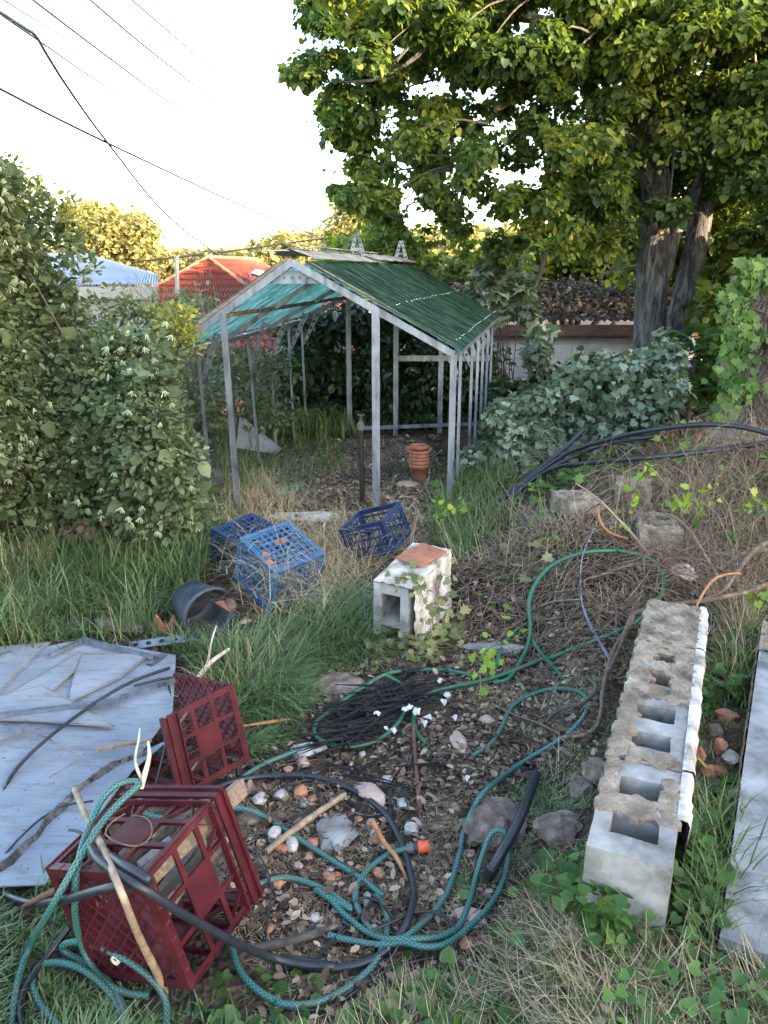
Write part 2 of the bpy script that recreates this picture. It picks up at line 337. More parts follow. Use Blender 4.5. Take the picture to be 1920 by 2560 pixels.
def hosemat(name,base,line,N=5,K=75,wdt=.11,dirt=.35):
    m,nt,b,o=nodes(name); L=nt.links.new
    uv=nt.nodes.new('ShaderNodeUVMap'); sp_=nt.nodes.new('ShaderNodeSeparateXYZ'); L(uv.outputs[0],sp_.inputs[0])
    def mth(op,a,c=None,d=None):
        n=nt.nodes.new('ShaderNodeMath'); n.operation=op
        for i,v in enumerate((a,c,d)):
            if v is None: continue
            if isinstance(v,(int,float)): n.inputs[i].default_value=v
            else: L(v,n.inputs[i])
        return n.outputs[0]
    u=mth('MULTIPLY',sp_.outputs[0],N); v=mth('MULTIPLY',sp_.outputs[1],K)
    a=mth('LESS_THAN',mth('FRACT',mth('ADD',u,v)),wdt*1.3); c=mth('LESS_THAN',mth('FRACT',mth('SUBTRACT',mth('ADD',u,1000.0),v)),wdt*1.3)
    f=mth('MAXIMUM',a,c)
    dn=noise(nt,7,4,.6)
    bc=ramp(nt,dn,[(.35,base),(.75,tuple(q*1.25 for q in base))]); lc=ramp(nt,dn,[(.35,line),(.8,tuple(q*(1-dirt) for q in line))])
    mx=nt.nodes.new('ShaderNodeMix'); mx.data_type='RGBA'; L(f,mx.inputs[0]); L(bc,mx.inputs[6]); L(lc,mx.inputs[7])
    dr=nt.nodes.new('ShaderNodeMix'); dr.data_type='RGBA'; L(ramp(nt,noise(nt,4.5,8,.75),[(.45,(0,0,0)),(.72,(.75,.75,.75))]),dr.inputs[0]); L(mx.outputs[2],dr.inputs[6]); dr.inputs[7].default_value=(.085,.085,.065,1)
    L(dr.outputs[2],b.inputs['Base Color']); b.inputs['Roughness'].default_value=.45; bump(nt,b,f,-.35,.001); return m
M['teal']=hosemat('teal_braided_hose',(.010,.062,.058),(.10,.30,.26))
M['green']=hosemat('green_braided_hose',(.005,.075,.043),(.03,.21,.115))
def polymat():
    m,nt,b,o=nodes('cloudy_polycarbonate'); n=noise(nt,2.2,5,.6); n2=noise(nt,9,6,.7,(1,5,1))
    c=ramp(nt,n,[(.3,(.14,.16,.195)),(.5,(.21,.235,.28)),(.7,(.29,.32,.365))]); st=ramp(nt,n2,[(.50,(1,1,1)),(.66,(.66,.58,.48))])
    mm=nt.nodes.new('ShaderNodeMix'); mm.data_type='RGBA'; mm.blend_type='MULTIPLY'; mm.inputs[0].default_value=.8
    nt.links.new(c,mm.inputs[6]); nt.links.new(st,mm.inputs[7]); nt.links.new(mm.outputs[2],b.inputs['Base Color'])
    b.inputs['Roughness'].default_value=.33; bump(nt,b,n,.5,.01); return m
M['poly']=polymat()
M['stain']=pmat('stained_sheet_edge',[(.35,(.13,.095,.06)),(.6,(.24,.20,.15)),(.75,(.34,.33,.32))],9,.6,.3,.002)
def ribpoly():
    m=M['poly'].copy(); m.name='ribbed_polycarbonate'; nt=m.node_tree; b=nt.nodes['Principled BSDF']
    tc=nt.nodes.new('ShaderNodeTexCoord'); w=nt.nodes.new('ShaderNodeTexWave'); w.inputs['Scale'].default_value=26; w.bands_direction='X'
    mp=nt.nodes.new('ShaderNodeMapping'); mp.inputs['Rotation'].default_value=(0,0,math.radians(35)); nt.links.new(tc.outputs['Object'],mp.inputs[0]); nt.links.new(mp.outputs[0],w.inputs[0])
    bump(nt,b,w.outputs['Fac'],.35,.002); return m
M['polyrib']=ribpoly()
def fibre():
    m,nt,b,o=nodes('green_corrugated_fibreglass'); n=noise(nt,7,6,.7,(.35,3.0,1)); n2=noise(nt,1.2,4,.6)
    c=ramp(nt,n,[(.36,(.004,.012,.009)),(.5,(.010,.034,.024)),(.64,(.04,.085,.065))])
    d=ramp(nt,n2,[(.45,(1,1,1)),(.75,(.75,.72,.45))])
    mm=nt.nodes.new('ShaderNodeMix'); mm.data_type='RGBA'; mm.blend_type='MULTIPLY'; mm.inputs[0].default_value=.7
    nt.links.new(c,mm.inputs[6]); nt.links.new(d,mm.inputs[7]); nt.links.new(mm.outputs[2],b.inputs['Base Color']); b.inputs['Roughness'].default_value=.5
    tr=nt.nodes.new('ShaderNodeBsdfTranslucent'); nt.links.new(ramp(nt,n,[(.38,(.06,.22,.16)),(.5,(.25,.60,.46)),(.60,(.65,1.0,.88))]),tr.inputs[0])
    mix=nt.nodes.new('ShaderNodeMixShader'); mix.inputs[0].default_value=.36
    nt.links.new(b.outputs[0],mix.inputs[1]); nt.links.new(tr.outputs[0],mix.inputs[2]); nt.links.new(mix.outputs[0],o.inputs[0]); return m
M['fibre']=fibre()
M['tile']=pmat('red_roof_tile',[(.3,(.18,.035,.022)),(.6,(.26,.055,.03)),(.8,(.34,.09,.05))],5,.7,.3,.01)
M['ridgetile']=pmat('sunlit_ridge_tile',[(.3,(.36,.12,.05)),(.7,(.52,.24,.09))],5,.7,.3,.01)  # brighter than the tiles: sun glow painted into the ridge colour
M['corr']=pmat('zincalume_roof',[(.3,(.30,.33,.38)),(.7,(.44,.48,.54))],2,.5,.2,.01,metal=.3)
M['cream']=pmat('cream_wall',[(.3,(.34,.31,.26)),(.7,(.44,.41,.36))],2,.85,.2,.01)
M['trim']=pmat('dark_eave_timber',[(.3,(.05,.03,.025)),(.7,(.12,.075,.06))],9,.8,.4,.005)
M['gutter']=pmat('rusted_gutter',[(.3,(.06,.035,.03)),(.6,(.13,.08,.065)),(.8,(.25,.18,.15))],4,.7,.4,.004,stretch=(1,1,4))
M['solar']=pmat('solar_glass',[(.3,(.03,.04,.07)),(.7,(.06,.08,.12))],3,.15,0)
M['glass']=pmat('dark_window_glass',[(.3,(.03,.035,.04)),(.7,(.05,.06,.07))],3,.1,0)
def brickmat():
    m,nt,b,o=nodes('white_painted_brick'); tc=nt.nodes.new('ShaderNodeTexCoord'); mp=nt.nodes.new('ShaderNodeMapping'); mp.inputs['Rotation'].default_value=(math.pi/2,0,0)
    nt.links.new(tc.outputs['Object'],mp.inputs[0]); br=nt.nodes.new('ShaderNodeTexBrick'); nt.links.new(mp.outputs[0],br.inputs[0])
    br.inputs['Scale'].default_value=1; br.inputs['Brick Width'].default_value=.40; br.inputs['Row Height'].default_value=.20; br.inputs['Mortar Size'].default_value=.006
    br.inputs['Color1'].default_value=(.60,.63,.67,1); br.inputs['Color2'].default_value=(.68,.70,.74,1); br.inputs['Mortar'].default_value=(.48,.50,.53,1)
    n=noise(nt,3,5,.6); d=ramp(nt,n,[(.35,(.72,.72,.72)),(.6,(1,1,1))]); mm=nt.nodes.new('ShaderNodeMix'); mm.data_type='RGBA'; mm.blend_type='MULTIPLY'; mm.inputs[0].default_value=1
    nt.links.new(br.outputs[0],mm.inputs[6]); nt.links.new(d,mm.inputs[7]); nt.links.new(mm.outputs[2],b.inputs['Base Color']); b.inputs['Roughness'].default_value=.85
    bump(nt,b,br.outputs['Fac'],-.4,.004); return m
M['whitebrick']=brickmat()
def soilmat(name,cols,sc,bd):
    m,nt,b,o=nodes(name); n=noise(nt,sc,8,.72); n2=noise(nt,1.3,3,.5)
    c=ramp(nt,n,cols); d=ramp(nt,n2,[(.35,(.55,.55,.55)),(.65,(1.15,1.1,1.0))]); mm=nt.nodes.new('ShaderNodeMix'); mm.data_type='RGBA'; mm.blend_type='MULTIPLY'; mm.inputs[0].default_value=1
    nt.links.new(c,mm.inputs[6]); nt.links.new(d,mm.inputs[7]); nt.links.new(mm.outputs[2],b.inputs['Base Color']); b.inputs['Roughness'].default_value=.95; b.inputs['Specular IOR Level'].default_value=.15
    v=nt.nodes.new('ShaderNodeTexVoronoi'); v.inputs['Scale'].default_value=sc*3; tc=nt.nodes.new('ShaderNodeTexCoord'); nt.links.new(tc.outputs['Object'],v.inputs['Vector'])
    bump(nt,b,v.outputs['Distance'],.9,bd); return m
M['soil']=soilmat('soil',[(.3,(.026,.019,.015)),(.5,(.08,.06,.047)),(.64,(.17,.135,.105)),(.76,(.30,.25,.19))],14,.02)
M['gravel']=soilmat('gravel',[(.3,(.06,.055,.05)),(.5,(.14,.13,.12)),(.7,(.26,.245,.23))],26,.015)
M['hill']=pmat('hill_scrub',[(.3,(.05,.06,.02)),(.6,(.12,.11,.04)),(.8,(.22,.18,.07))],.03,.95,0)
# ================================================================ SETTING
def graded(a,b,n,c,k=2.2):
    t=np.linspace(-1,1,n); return c+np.sign(t)*np.abs(t)**k*(np.where(t<0,c-a,b-c))
xs=graded(-900,900,260,.3,4.5); ys=np.concatenate([np.linspace(-40,0,14),np.linspace(.1,9,230),9+((np.linspace(.01,1,80))**3)*900])
X,Y=np.meshgrid(xs,ys); Z=gz(X,Y)
V=np.stack([X,Y,Z],-1).reshape(-1,3); nx=len(xs); I=np.arange(len(ys)-1)[:,None]*nx+np.arange(nx-1)[None]
I=I.ravel(); go=fastmesh('ground',V,[np.stack([I,I+1,I+nx+1,I+nx],-1)],M['soil'],smooth=True); tag(go,kind='structure')
# gravel floor of the greenhouse
def patch(name,poly,mat,lift,n=60,rough=.0):
    P=np.array([G(*p)[:2] for p in poly]); x0,y0=P.min(0);x1,y1=P.max(0)
    gx,gy=np.meshgrid(np.linspace(x0,x1,n),np.linspace(y0,y1,n)); ins=inpoly(gx,gy,[tuple(q) for q in P])
    V=np.stack([gx,gy,gz(gx,gy)+lift],-1).reshape(-1,3); I=(np.arange(n-1)[:,None]*n+np.arange(n-1)[None]); I=I[ins[:-1,:-1]&ins[1:,1:]].ravel()
    F=np.stack([I,I+1,I+n+1,I+n],-1); u,inv=np.unique(F,return_inverse=True)
    return fastmesh(name,V[u],[inv.reshape(-1,4)],mat,smooth=True)
tag(patch('gravel_floor',[(640,1330),(620,1180),(760,1095),(1060,1095),(1120,1180),(1130,1330)],M['gravel'],.006),kind='structure')
# hills on the horizon
def hills():
    n=120; xs=np.linspace(-260,330,n); prof=4+9*np.exp(-((xs+10)/70)**2)+10*np.exp(-((xs-120)/80)**2)+3*np.sin(xs*.03)+4*np.exp(-((xs+180)/60)**2)
    V=[];rows=6
    for j in range(rows):
        t=j/(rows-1); V.append(np.stack([xs,210+130*t+0*xs,-6+(prof+6)*math.sin(t*math.pi/2)],-1))
    V=np.concatenate(V); I=(np.arange(rows-1)[:,None]*n+np.arange(n-1)[None]).ravel()
    tag(fastmesh('hills',V,[np.stack([I,I+1,I+n+1,I+n],-1)],M['hill'],smooth=True),kind='structure')
    K=2600; x=rng.uniform(-200,260,K); t=rng.random(K)**.7; pr=np.interp(x,xs,prof)
    c=np.stack([x,210+130*t,-6+(pr+6)*np.sin(t*math.pi/2)+1.5],-1); Vv,F=leafcloud(c,rng.uniform(2.0,4.2,K),16,2.0,ROUND,flat=.8)
    tag(fastmesh('hill_woodland',Vv,F,M['gold']),'golden-lit woodland covering the low hill behind the houses','woodland',kind='stuff')
hills()
# ================================================================ far trees
def tubes_branches(root,cents,rads,trunk_r,mat,name,parent,n=10,bend=.2,minr=.006):
    mb=MB(); root=Vector(root)
    for i in range(min(n,len(cents))):
        c=Vector(cents[i].tolist()); mid=root.lerp(c,.5)+Vector((random.uniform(-1,1),random.uniform(-1,1),random.uniform(0,1)))*bend*(c-root).length*.5
        pts=spline([root,mid,c],max(.05,(c-root).length/8)); m=len(pts)
        mb.tube(pts,0,6,cap=False,rs=[max(minr,trunk_r*(1-.85*k/(m-1))) for k in range(m)])
    return mb.build(name,mat,parent)
def tree(name,label,cat,poly,yr,K,n,cr,leaf,mat,tm,trunk=None,group=None,bm='branch',seed=1,wood='trunk',flat=.75,nb=14,droop=.4,extra=None,trunk_r=None):
    r=np.random.default_rng(seed); P=np.array(poly,float); x0,y0=P.min(0);x1,y1=P.max(0)
    px=[];py=[]
    while len(px)<K:
        a=r.uniform(x0,x1,4*K);b=r.uniform(y0,y1,4*K);k=inpoly(a,b,poly); px+=a[k].tolist();py+=b[k].tolist()
    px=np.array(px[:K]);py=np.array(py[:K]); yy=r.uniform(yr[0],yr[1],K)
    c=W(px,py,yy); g=gz(c[:,0],c[:,1])
    c[:,2]=np.maximum(c[:,2],g+.02)
    rad=r.uniform(cr[0],cr[1],K)
    if extra is not None: c=np.concatenate([c,extra[0]]); rad=np.concatenate([rad,extra[1]])
    V,F=leafcloud(c,rad,n,leaf,tm,flat=flat,droop=droop,r=r)
    V[:,2]=np.maximum(V[:,2],gz(V[:,0],V[:,1])+.002)
    if trunk is None:
        cx,cy=c[:,0].mean(),c[:,1].mean(); trunk=(cx,cy,float(gz(cx,cy)))
    e=empty(name,trunk,label,cat,group)
    fastmesh('crown' if wood=='trunk' else 'foliage',V,F,mat,e)
    h=c[:,2].max()-trunk[2]
    tr=trunk_r or max(.01,.045*h)
    top=Vector(trunk)+Vector((0,0,.45*h)) if wood=='trunk' else Vector(trunk)
    mb=MB()
    if wood=='trunk': mb.tube(spline([Vector(trunk)-Vector((0,0,.1)),Vector(trunk)+Vector((.05*h*.3,0,.25*h)),top],h/10),tr,8,rs=None,cap=False)
    order=r.permutation(len(c))[:nb]
    for i in order:
        q=Vector(c[i].tolist()); mid=top.lerp(q,.5)+Vector(r.normal(size=3).tolist())*.08*(q-top).length
        pts=spline([top-Vector((0,0,.05*h)) if wood=='trunk' else top,mid,q],max(.06,(q-top).length/7)); m=len(pts)
        mb.tube(pts,0,5,cap=False,rs=[max(.003,tr*.55*(1-.88*k/(m-1))) for k in range(m)])
    mb.build(wood,M[bm],e)
    return e,c
tree('gum_tree','golden sunlit round-topped tree behind the grey corrugated roof','tree',[(190,640),(185,540),(260,520),(330,545),(372,575),(380,690),(300,700),(200,690)],(34,40),190,130,(.4,1.0),.17,M['gold'],ROUND,seed=11)
tree('gum_tree','tall thin-leaved gum tree showing between the greenhouse ridge and the big tree','tree',[(815,660),(830,560),(850,500),(905,478),(960,500),(975,600),(960,680)],(30,35),100,110,(.35,.8),.14,M['gold'],SIMPLE,seed=12)
tree('gum_tree','low golden tree straight above the red tiled roof ridge','tree',[(640,668),(650,628),(700,600),(790,600),(840,640),(850,680)],(44,52),90,110,(.6,1.2),.24,M['gold'],ROUND,seed=13)
tree('gum_tree','low yellow tree behind the left end of the red roof','tree',[(370,680),(385,648),(440,640),(520,640),(570,652),(600,680),(500,700)],(48,54),80,110,(.5,1.1),.24,M['gold'],ROUND,seed=14)
tree('garden_tree','dark green tree directly behind the greenhouse roof under the big tree','tree',[(850,690),(860,600),(930,560),(1010,600),(1050,650),(1200,660),(1290,640),(1330,720),(1200,740),(1000,740)],(15,18),120,70,(.25,.6),.13,M['lime'],ROUND,seed=15)
tree('garden_tree','sunlit green tree showing over the rusty leaf-covered shed roof','tree',[(1230,720),(1240,640),(1350,600),(1500,610),(1580,600),(1590,740),(1400,735)],(17,20),110,70,(.25,.6),.14,M['lime'],ROUND,seed=16)
# ================================================================ houses behind
def red_house():
    e=empty('tiled_house',(-5,20,-2.2),'house with red tiled hip roof, its ridge glowing orange in the sun','house')
    # hip roof: ridge at eye height, corrugated tile courses modelled
    def roof(P,rows,cols,name,par):
        a,b,c,d=[Vector(p) for p in P]  # a,b eave ; c,d ridge side
        V=[];nr=rows*2;nc=cols*6
        n=(b-a).cross(d-a).normalized()
        if n.z<0: n=-n
        for j in range(nr+1):
            row=(j+1)//2; base=row/rows if j%2==0 else (row)/rows
            t=(j//2)/rows if j%2==0 else min(1,((j+1)//2)/rows-.0005)
            lift=.045 if j%2==0 else 0
            for i in range(nc+1):
                s=i/nc; p=a.lerp(b,s).lerp(d.lerp(c,s),t); V.append(p+n*(lift+.035*math.sin(2*math.pi*s*cols)))
        F=[(j*(nc+1)+i,j*(nc+1)+i+1,(j+1)*(nc+1)+i+1,(j+1)*(nc+1)+i) for j in range(nr) for i in range(nc)]
        mb=MB(); mb.add(V,F,None,False); return mb.build(name,M['tile'],par)
    yE,yR=16.5,21.5; zE=-.45
    L=WV(-30,880,yE); R_=WV(930,880,yE); L.z=R_.z=zE
    A=WV(520,646,yR); zr=A.z; A2=WV(640,655,24.5); A2.z=zr
    BL=Vector((L.x,28,zE)); BR=Vector((R_.x+1.0,28,zE))
    r1=roof((L,R_,A+Vector((.02,0,0)),A),18,34,'roof',e)
    r2=roof((R_,BR,A2,A+Vector((.02,0,0))),18,34,'roof',e)
    r3=roof((BL,L,A,A-Vector((.0,-.02,0))),18,34,'roof',e)
    mb=MB()
    for p,q in((L,A),(R_,A),(A,A2)):
        n=14
        for k in range(n):
            a=p.lerp(q,k/n);b=p.lerp(q,(k+1)/n+.02); mb.tube([a+Vector((0,0,.02)),b+Vector((0,0,.03))],.055,8)
    mb.build('ridge_tiles',M['ridgetile'],e)
    w=MB(); cx=(L.x+R_.x)/2
    w.box((cx,yE+.5,(zE-2.6)/2-.06),(R_.x-L.x-.8,.2,abs(-2.6-zE))); w.box((L.x+.5,22,(zE-2.6)/2-.06),(.2,10.7,abs(-2.6-zE))); w.build('wall',M['brickbit'],e)
    g=MB(); g.box((cx,yE-.04,zE-.02),(R_.x-L.x,.1,.12)); g.build('gutter',M['galv'],e)
    s=MB(); c=WV(668,700,19.6); n=(R_-L).cross(A-L).normalized()
    p=[WV(628,682,19.2),WV(690,700,19.0),WV(700,690,20.6),WV(640,672,20.8)]
    s.add([q for q in p]+[q-Vector((0,0,.06)) for q in p],[(0,1,2,3),(7,6,5,4),(0,4,5,1),(1,5,6,2),(2,6,7,3),(3,7,4,0)]); s.build('solar_panel',M['solar'],e)
    v=MB(); b=WV(441,700,18.6); v.tube([b-Vector((0,0,.3)),WV(441,640,18.6)],.05,8); v.build('vent_pipe',M['cream'],e)
red_house()
def grey_house():
    y=13.8; y2=16.0; e=empty('cream_house',(-7,y,-2.2),'cream walled outbuilding with grey corrugated metal roof left of the red roof','house')
    a=WV(180,712,y);b=WV(378,706,y); b.z=a.z; L=Vector((a.x-2.5,y,a.z)); A=WV(215,634,y2); R2=WV(394,686,y2); L2=Vector((L.x-.8,y2,A.z))
    nc=150; V=[]
    for j in range(2):
        for i in range(nc+1):
            s=i/nc
            if j==0: p=L.lerp(b+Vector((.12,0,0)),s)
            else: p=L2.lerp(A,s/.55) if s<.55 else A.lerp(R2,(s-.55)/.45)
            V.append(p+Vector((0,0,.022*math.cos(math.pi*i))))
    MB().add(V,[(i,i+1,nc+2+i,nc+1+i) for i in range(nc)]).build('roof',M['corr'],e)
    MB().box(((L.x+b.x)/2,y-.02,a.z-.13),(b.x-L.x+.2,.05,.2)).build('fascia',M['cream'],e)
    def wl_(p,q):
        p=Vector(p);q=Vector(q); t=Vector((0,.12,0)) if abs(p.y-q.y)<.5 else Vector((-.12,0,0)); m=MB(); m.add([p,q,q+t,p+t]+[v+Vector((0,0,a.z+2.7)) for v in (p,q,q+t,p+t)],[(0,1,5,4),(1,2,6,5),(2,3,7,6),(3,0,4,7),(4,5,6,7)]); return m
    wl_((L.x,y+.2,-2.95),(b.x-.05,y+.2,-2.95)).build('wall',M['cream'],e)
    wl_((b.x-.05,y+.33,-2.95),(R2.x-.10,y2,-2.95)).build('wall',M['cream'],e)
    MB().tube([Vector((b.x+.02,y+.1,a.z-.2)),Vector((b.x+.02,y+.1,-2.2))],.04,8).build('downpipe',M['cream'],e)
grey_house()
def shed():
    y=10.6; e=empty('brick_shed',(3,y,-1),'white painted brick shed with rusty roof buried in dead leaves','shed')
    a=WV(1225,806,y); b=Vector((a.x+5.0,y,a.z)); z=a.z
    w=MB(); w.box(((a.x+b.x)/2,y+.35,(z-1.6)/2-.05),(b.x-a.x,.2,z+1.5)); w.build('wall',M['whitebrick'],e)
    # roof sheet rising to the back
    nc=120;V=[]
    for j in range(2):
        for i in range(nc+1):
            p=Vector((a.x-.25+(b.x-a.x+.5)*i/nc, y if j==0 else y+4.2, z+.03 if j==0 else z+.42)); V.append(p+Vector((0,0,.022*math.cos(math.pi*i))))
    MB().add(V,[(i,i+1,nc+2+i,nc+1+i) for i in range(nc)]).build('roof',M['gutter'],e)
    g=MB(); g.box(((a.x+b.x)/2,y-.03,z-.10),(b.x-a.x+.5,.08,.14)); g.build('fascia',M['gutter'],e)
    MB().box(((a.x+b.x)/2,y+.1,z-.19),(b.x-a.x+.4,.25,.03)).build('soffit',M['trim'],e)
    n=9000; x=rng.uniform(a.x-.2,b.x,n); yy=rng.uniform(y,y+4.1,n); hump=.05+.10*np.clip(np.sin(x*2.1)+np.sin(x*5+yy*2),0,2)*rng.random(n)
    p=np.stack([x,yy,z+.05+.093*(yy-y)+hump*rng.random(n)],-1); d=rng.normal(size=(n,3));d[:,2]*=.4
    V,F=inst(SIMPLE,p,d,np.array([0,0,1.])+rng.normal(size=(n,3))*.5,rng.uniform(.05,.12,n))
    tag(fastmesh('fallen_leaves',V,F,M['litter']),'thick mat of brown dead leaves lying on the shed roof','dead leaves',kind='stuff')
shed()
# paling fence behind the left bush / greenhouse
def wirefence():
    e=empty('wire_fence',(-3,11.5,-.9),'low wire mesh fence hidden among bare stems behind the greenhouse','fence')
    mb=MB()
    for x in np.arange(-4.5,-.9,.09): mb.bar((x,10.4,-.7),(x+.02,10.4,.75),.004,.004,up=(0,1,0))
    for z in np.arange(-.6,.76,.12): mb.bar((-4.5,10.4,z),(-.9,10.42,z),.004,.004)
    mb.build('mesh',M['galv'],e)
    for x in(-4.4,-2.7,-1.0): MB().tube([(x,10.45,-.9),(x,10.45,.85)],.022,8).build('post',M['galv'],e)
wirefence()
# ================================================================ GREENHOUSE
def greenhouse():
    FL=Vector((-1.552,5.59,0));FR=Vector((.502,5.62,0));BL_=Vector((-.888,8.61,0));BR=Vector((1.193,8.61,0))
    RF=Vector((-.640,5.60,1.815));RB=Vector((.205,8.61,1.80))
    EF,EB=1.185,1.255
    e=empty('greenhouse',(-.15,7.1,0),'open galvanised greenhouse frame with green corrugated roof sheets and no walls','greenhouse')
    def base(u,v): return FL.lerp(FR,u).lerp(BL_.lerp(BR,u),v)
    def ez(v): return EF+(EB-EF)*v
    def post(a,b,w=.055,nm='post',up=(0,1,0)):
        mb=MB(); mb.chan(a,b,w,.022,up=up); mb.build(nm,M['galv'],e)
    def eave(s,v): # s 0 left 1 right
        p=base(s,v); return Vector((p.x,p.y,ez(v)))
    def ridge(v): return RF.lerp(RB,v)
    def g0(p): return Vector((p.x,p.y,float(gz(p.x,p.y))-.03))
    # side posts
    for s,vs,lean in((0,[.0,.17,.5,.68,.86,1.0],.03),(1,[0,.15,.4,.55,.70,.85,1.0],0)):
        for i,v in enumerate(vs):
            b=g0(base(s,v)); t=eave(s,v)
            if s==0 and v>0: b=b+Vector((.05 if v==.5 else .02,0,0))
            post(b,t,(.030 if s==0 else .026) if i or s==0 else .046,up=(1,0,0) if i else (0,-1,0))
            # perforated gusset
            inn=Vector((1 if s==0 else -1,0,0)); 
            rp=t.lerp(ridge(v),.20)
            if v>0: MB().plate(t+Vector((0,0,-.26))+inn*.01,t.lerp(ridge(v),.16),.03,.06,.003,5,(0,-1,0)).build('bracket',M['galv'],e)
    # door posts in the gable
    def rake(u): # z on front rake line at fraction u
        xl=FL.x;xr=FR.x;x=xl+(xr-xl)*u
        return EF+(RF.z-EF)*((x-xl)/(RF.x-xl) if x<RF.x else (xr-x)/(xr-RF.x)),x
    z,x=rake(.205); lp=Vector((x,5.52,float(gz(x,5.5))-.03)); post(lp+Vector((.035,0,0)),Vector((x,5.56,z)),.043,up=(0,-1,0))
    z,x=rake(.727); rp_=Vector((x,5.58,float(gz(x,5.58))-.03)); post(rp_,Vector((x,5.58,z)),.056,up=(0,-1,0))
    # back posts and rails
    for u in(.24,.49,.73):
        b=g0(base(u,1)); xx=b.x; f=(xx-BL_.x)/(RB.x-BL_.x) if xx<RB.x else (BR.x-xx)/(BR.x-RB.x)
        post(b,Vector((xx,8.61,EB+(RB.z-EB)*f)),.055,up=(0,-1,0))
    a=base(.49,1);b=base(1,1); MB().chan((a.x,8.60,.84),(b.x,8.60,.84),.06,.03,up=(0,-1,0)).build('rail',M['galv'],e)
    a=g0(base(0,1));b=g0(base(1,1)); MB().bar(a+Vector((0,-.01,.06)),b+Vector((0,-.01,.06)),.04,.04).build('base_rail',M['galv'],e)
    for s in(0,1):
        MB().chan(eave(s,0)+Vector((0,0,.005)),eave(s,1)+Vector((0,0,.005)),.06,.03).build('eave_rail',M['galv'],e)
    # rakes front/back and inner rafters
    for v,nm in((0,'gable_rafter'),(.33,'rafter'),(.66,'rafter'),(1,'gable_rafter')):
        for s in(0,1):
            p=eave(s,v)+Vector((0,-.02 if v==0 else 0,0)); q=ridge(v)+Vector((0,-.02 if v==0 else 0,.0))
            MB().chan(p,q,.048 if v in(0,1) else .04,.035,up=(0,-1,0)).build(nm,M['galv'],e)
    for s in(0,1): # timber battens on the rake, under the sheet edge
        nrm_=Vector((0,0,1)); p=eave(s,.012)+Vector((0,0,.055));q=ridge(.012)+Vector((0,0,.055))
        MB().bar(p.lerp(q,.02),p.lerp(q,.93 if s else .96),.055,.022).build('timber_batten',M['plank'],e)
    # purlins: rough timber under left sheets
    for s,f in((0,.42),(0,.80),(1,.5)):
        p=eave(s,.0).lerp(ridge(.0),f);q=eave(s,1).lerp(ridge(1),f)
        MB().bar(p+Vector((0,0,-.0)),q,.045,.028,up=(0,0,1)).build('purlin',M['rottenwood'],e)
    # collar plates with holes
    for v in(0.005,.5,.99):
        a=eave(0,v).lerp(ridge(v),.84);b=eave(1,v).lerp(ridge(v),.84)
        MB().plate(a+Vector((0,.02,0)),b+Vector((0,.02,0)),.085,.085,.003,6,(0,-1,0),hr=.22).build('collar_plate',M['galv'],e)
    # roof sheets
    def sheet(s,v0,v1,lift,f0=-.03,f1=.93,n=26,mat='fibre'):
        V=[];R=26
        for j in range(R+1):
            for i in range(n*4+1):
                v=v0+(v1-v0)*i/(n*4); f=f0+(f1-f0)*j/R
                p=eave(s,v).lerp(ridge(v),f); nn=(Vector((1,0,0)).cross(Vector((0,1,0)))+Vector((.55 if s else -.55,0,0))).normalized()
                V.append(p+nn*(.052+lift+.011*math.sin(2*math.pi*i/4)+.004*math.sin(f*7+v*9)))
        w=n*4+1; F=[(j*w+i,j*w+i+1,(j+1)*w+i+1,(j+1)*w+i) for j in range(R) for i in range(w-1)]
        mb=MB(); mb.add(V,F,None,True); return mb.build('roof_sheet',M[mat],e)
    for k in range(4): sheet(1,k*.25-.012,(k+1)*.25+.02,.004*(k%2),n=16)
    for a,b in((.0,.235),(.265,.49),(.52,.76),(.79,1.01)): sheet(0,a,b,0,f1=.90,n=14)
    # white screw caps in rows
    for f in(.03,.42,.92):
        for k in range(24 if f<.9 else 12):
            v=(k+.5)/(24 if f<.9 else 12)+random.uniform(-.008,.008); p=eave(1,v).lerp(ridge(v),f+random.uniform(-.006,.006))+Vector((.045,0,.078))
            if random.random()<.85: MB().lathe([(0,.006),(.0055,.003),(.007,0)],p,8).build('screw_cap',M['shell'],e)
    # ridge flashings
    def flash(v0,v1,w,sg,z,mat='zinc',tilt=.35):
        a=ridge(v0);b=ridge(v1); V=[];n=16
        for i in range(n+1):
            p=a.lerp(b,i/n)
            for k in range(4):
                V.append(p+Vector((sg*w*k/3,0,z-tilt*w*k/3+.003*math.sin(i*1.7+k))))
        F=[(i*4+k,i*4+k+1,(i+1)*4+k+1,(i+1)*4+k) for i in range(n) for k in range(3)]
        mb=MB();mb.add(V,F); o=mb.build('ridge_flashing',M[mat],e); md=o.modifiers.new('s','SOLIDIFY'); md.thickness=.003
    flash(.0,.55,.17,1,.085); flash(.5,1.02,.15,1,.10); flash(-.01,1.0,.12,-1,.09); flash(.02,.7,.07,-1,.115,tilt=-.1)
    MB().box(RF+Vector((-.10,-.03,.075)),(.17,.12,.006)).build('ridge_flashing',M['corr'],e)
    # two upright perforated vent brackets on the ridge
    for v in(.45,.93):
        p=ridge(v)+Vector((.03,0,.10)); mb=MB()
        mb.plate(p+Vector((-.055,0,-.03)),p+Vector((-.008,0,.155)),.038,.024,.004,4,(0,-1,0))
        mb.plate(p+Vector((.055,0,-.03)),p+Vector((.008,0,.155)),.038,.024,.004,4,(0,-1,.02))
        mb.bar(p+Vector((-.05,-.004,.03)),p+Vector((.05,-.004,.03)),.02,.004,up=(0,-1,0))
        mb.build('vent_bracket',M['galv'],e)
greenhouse()
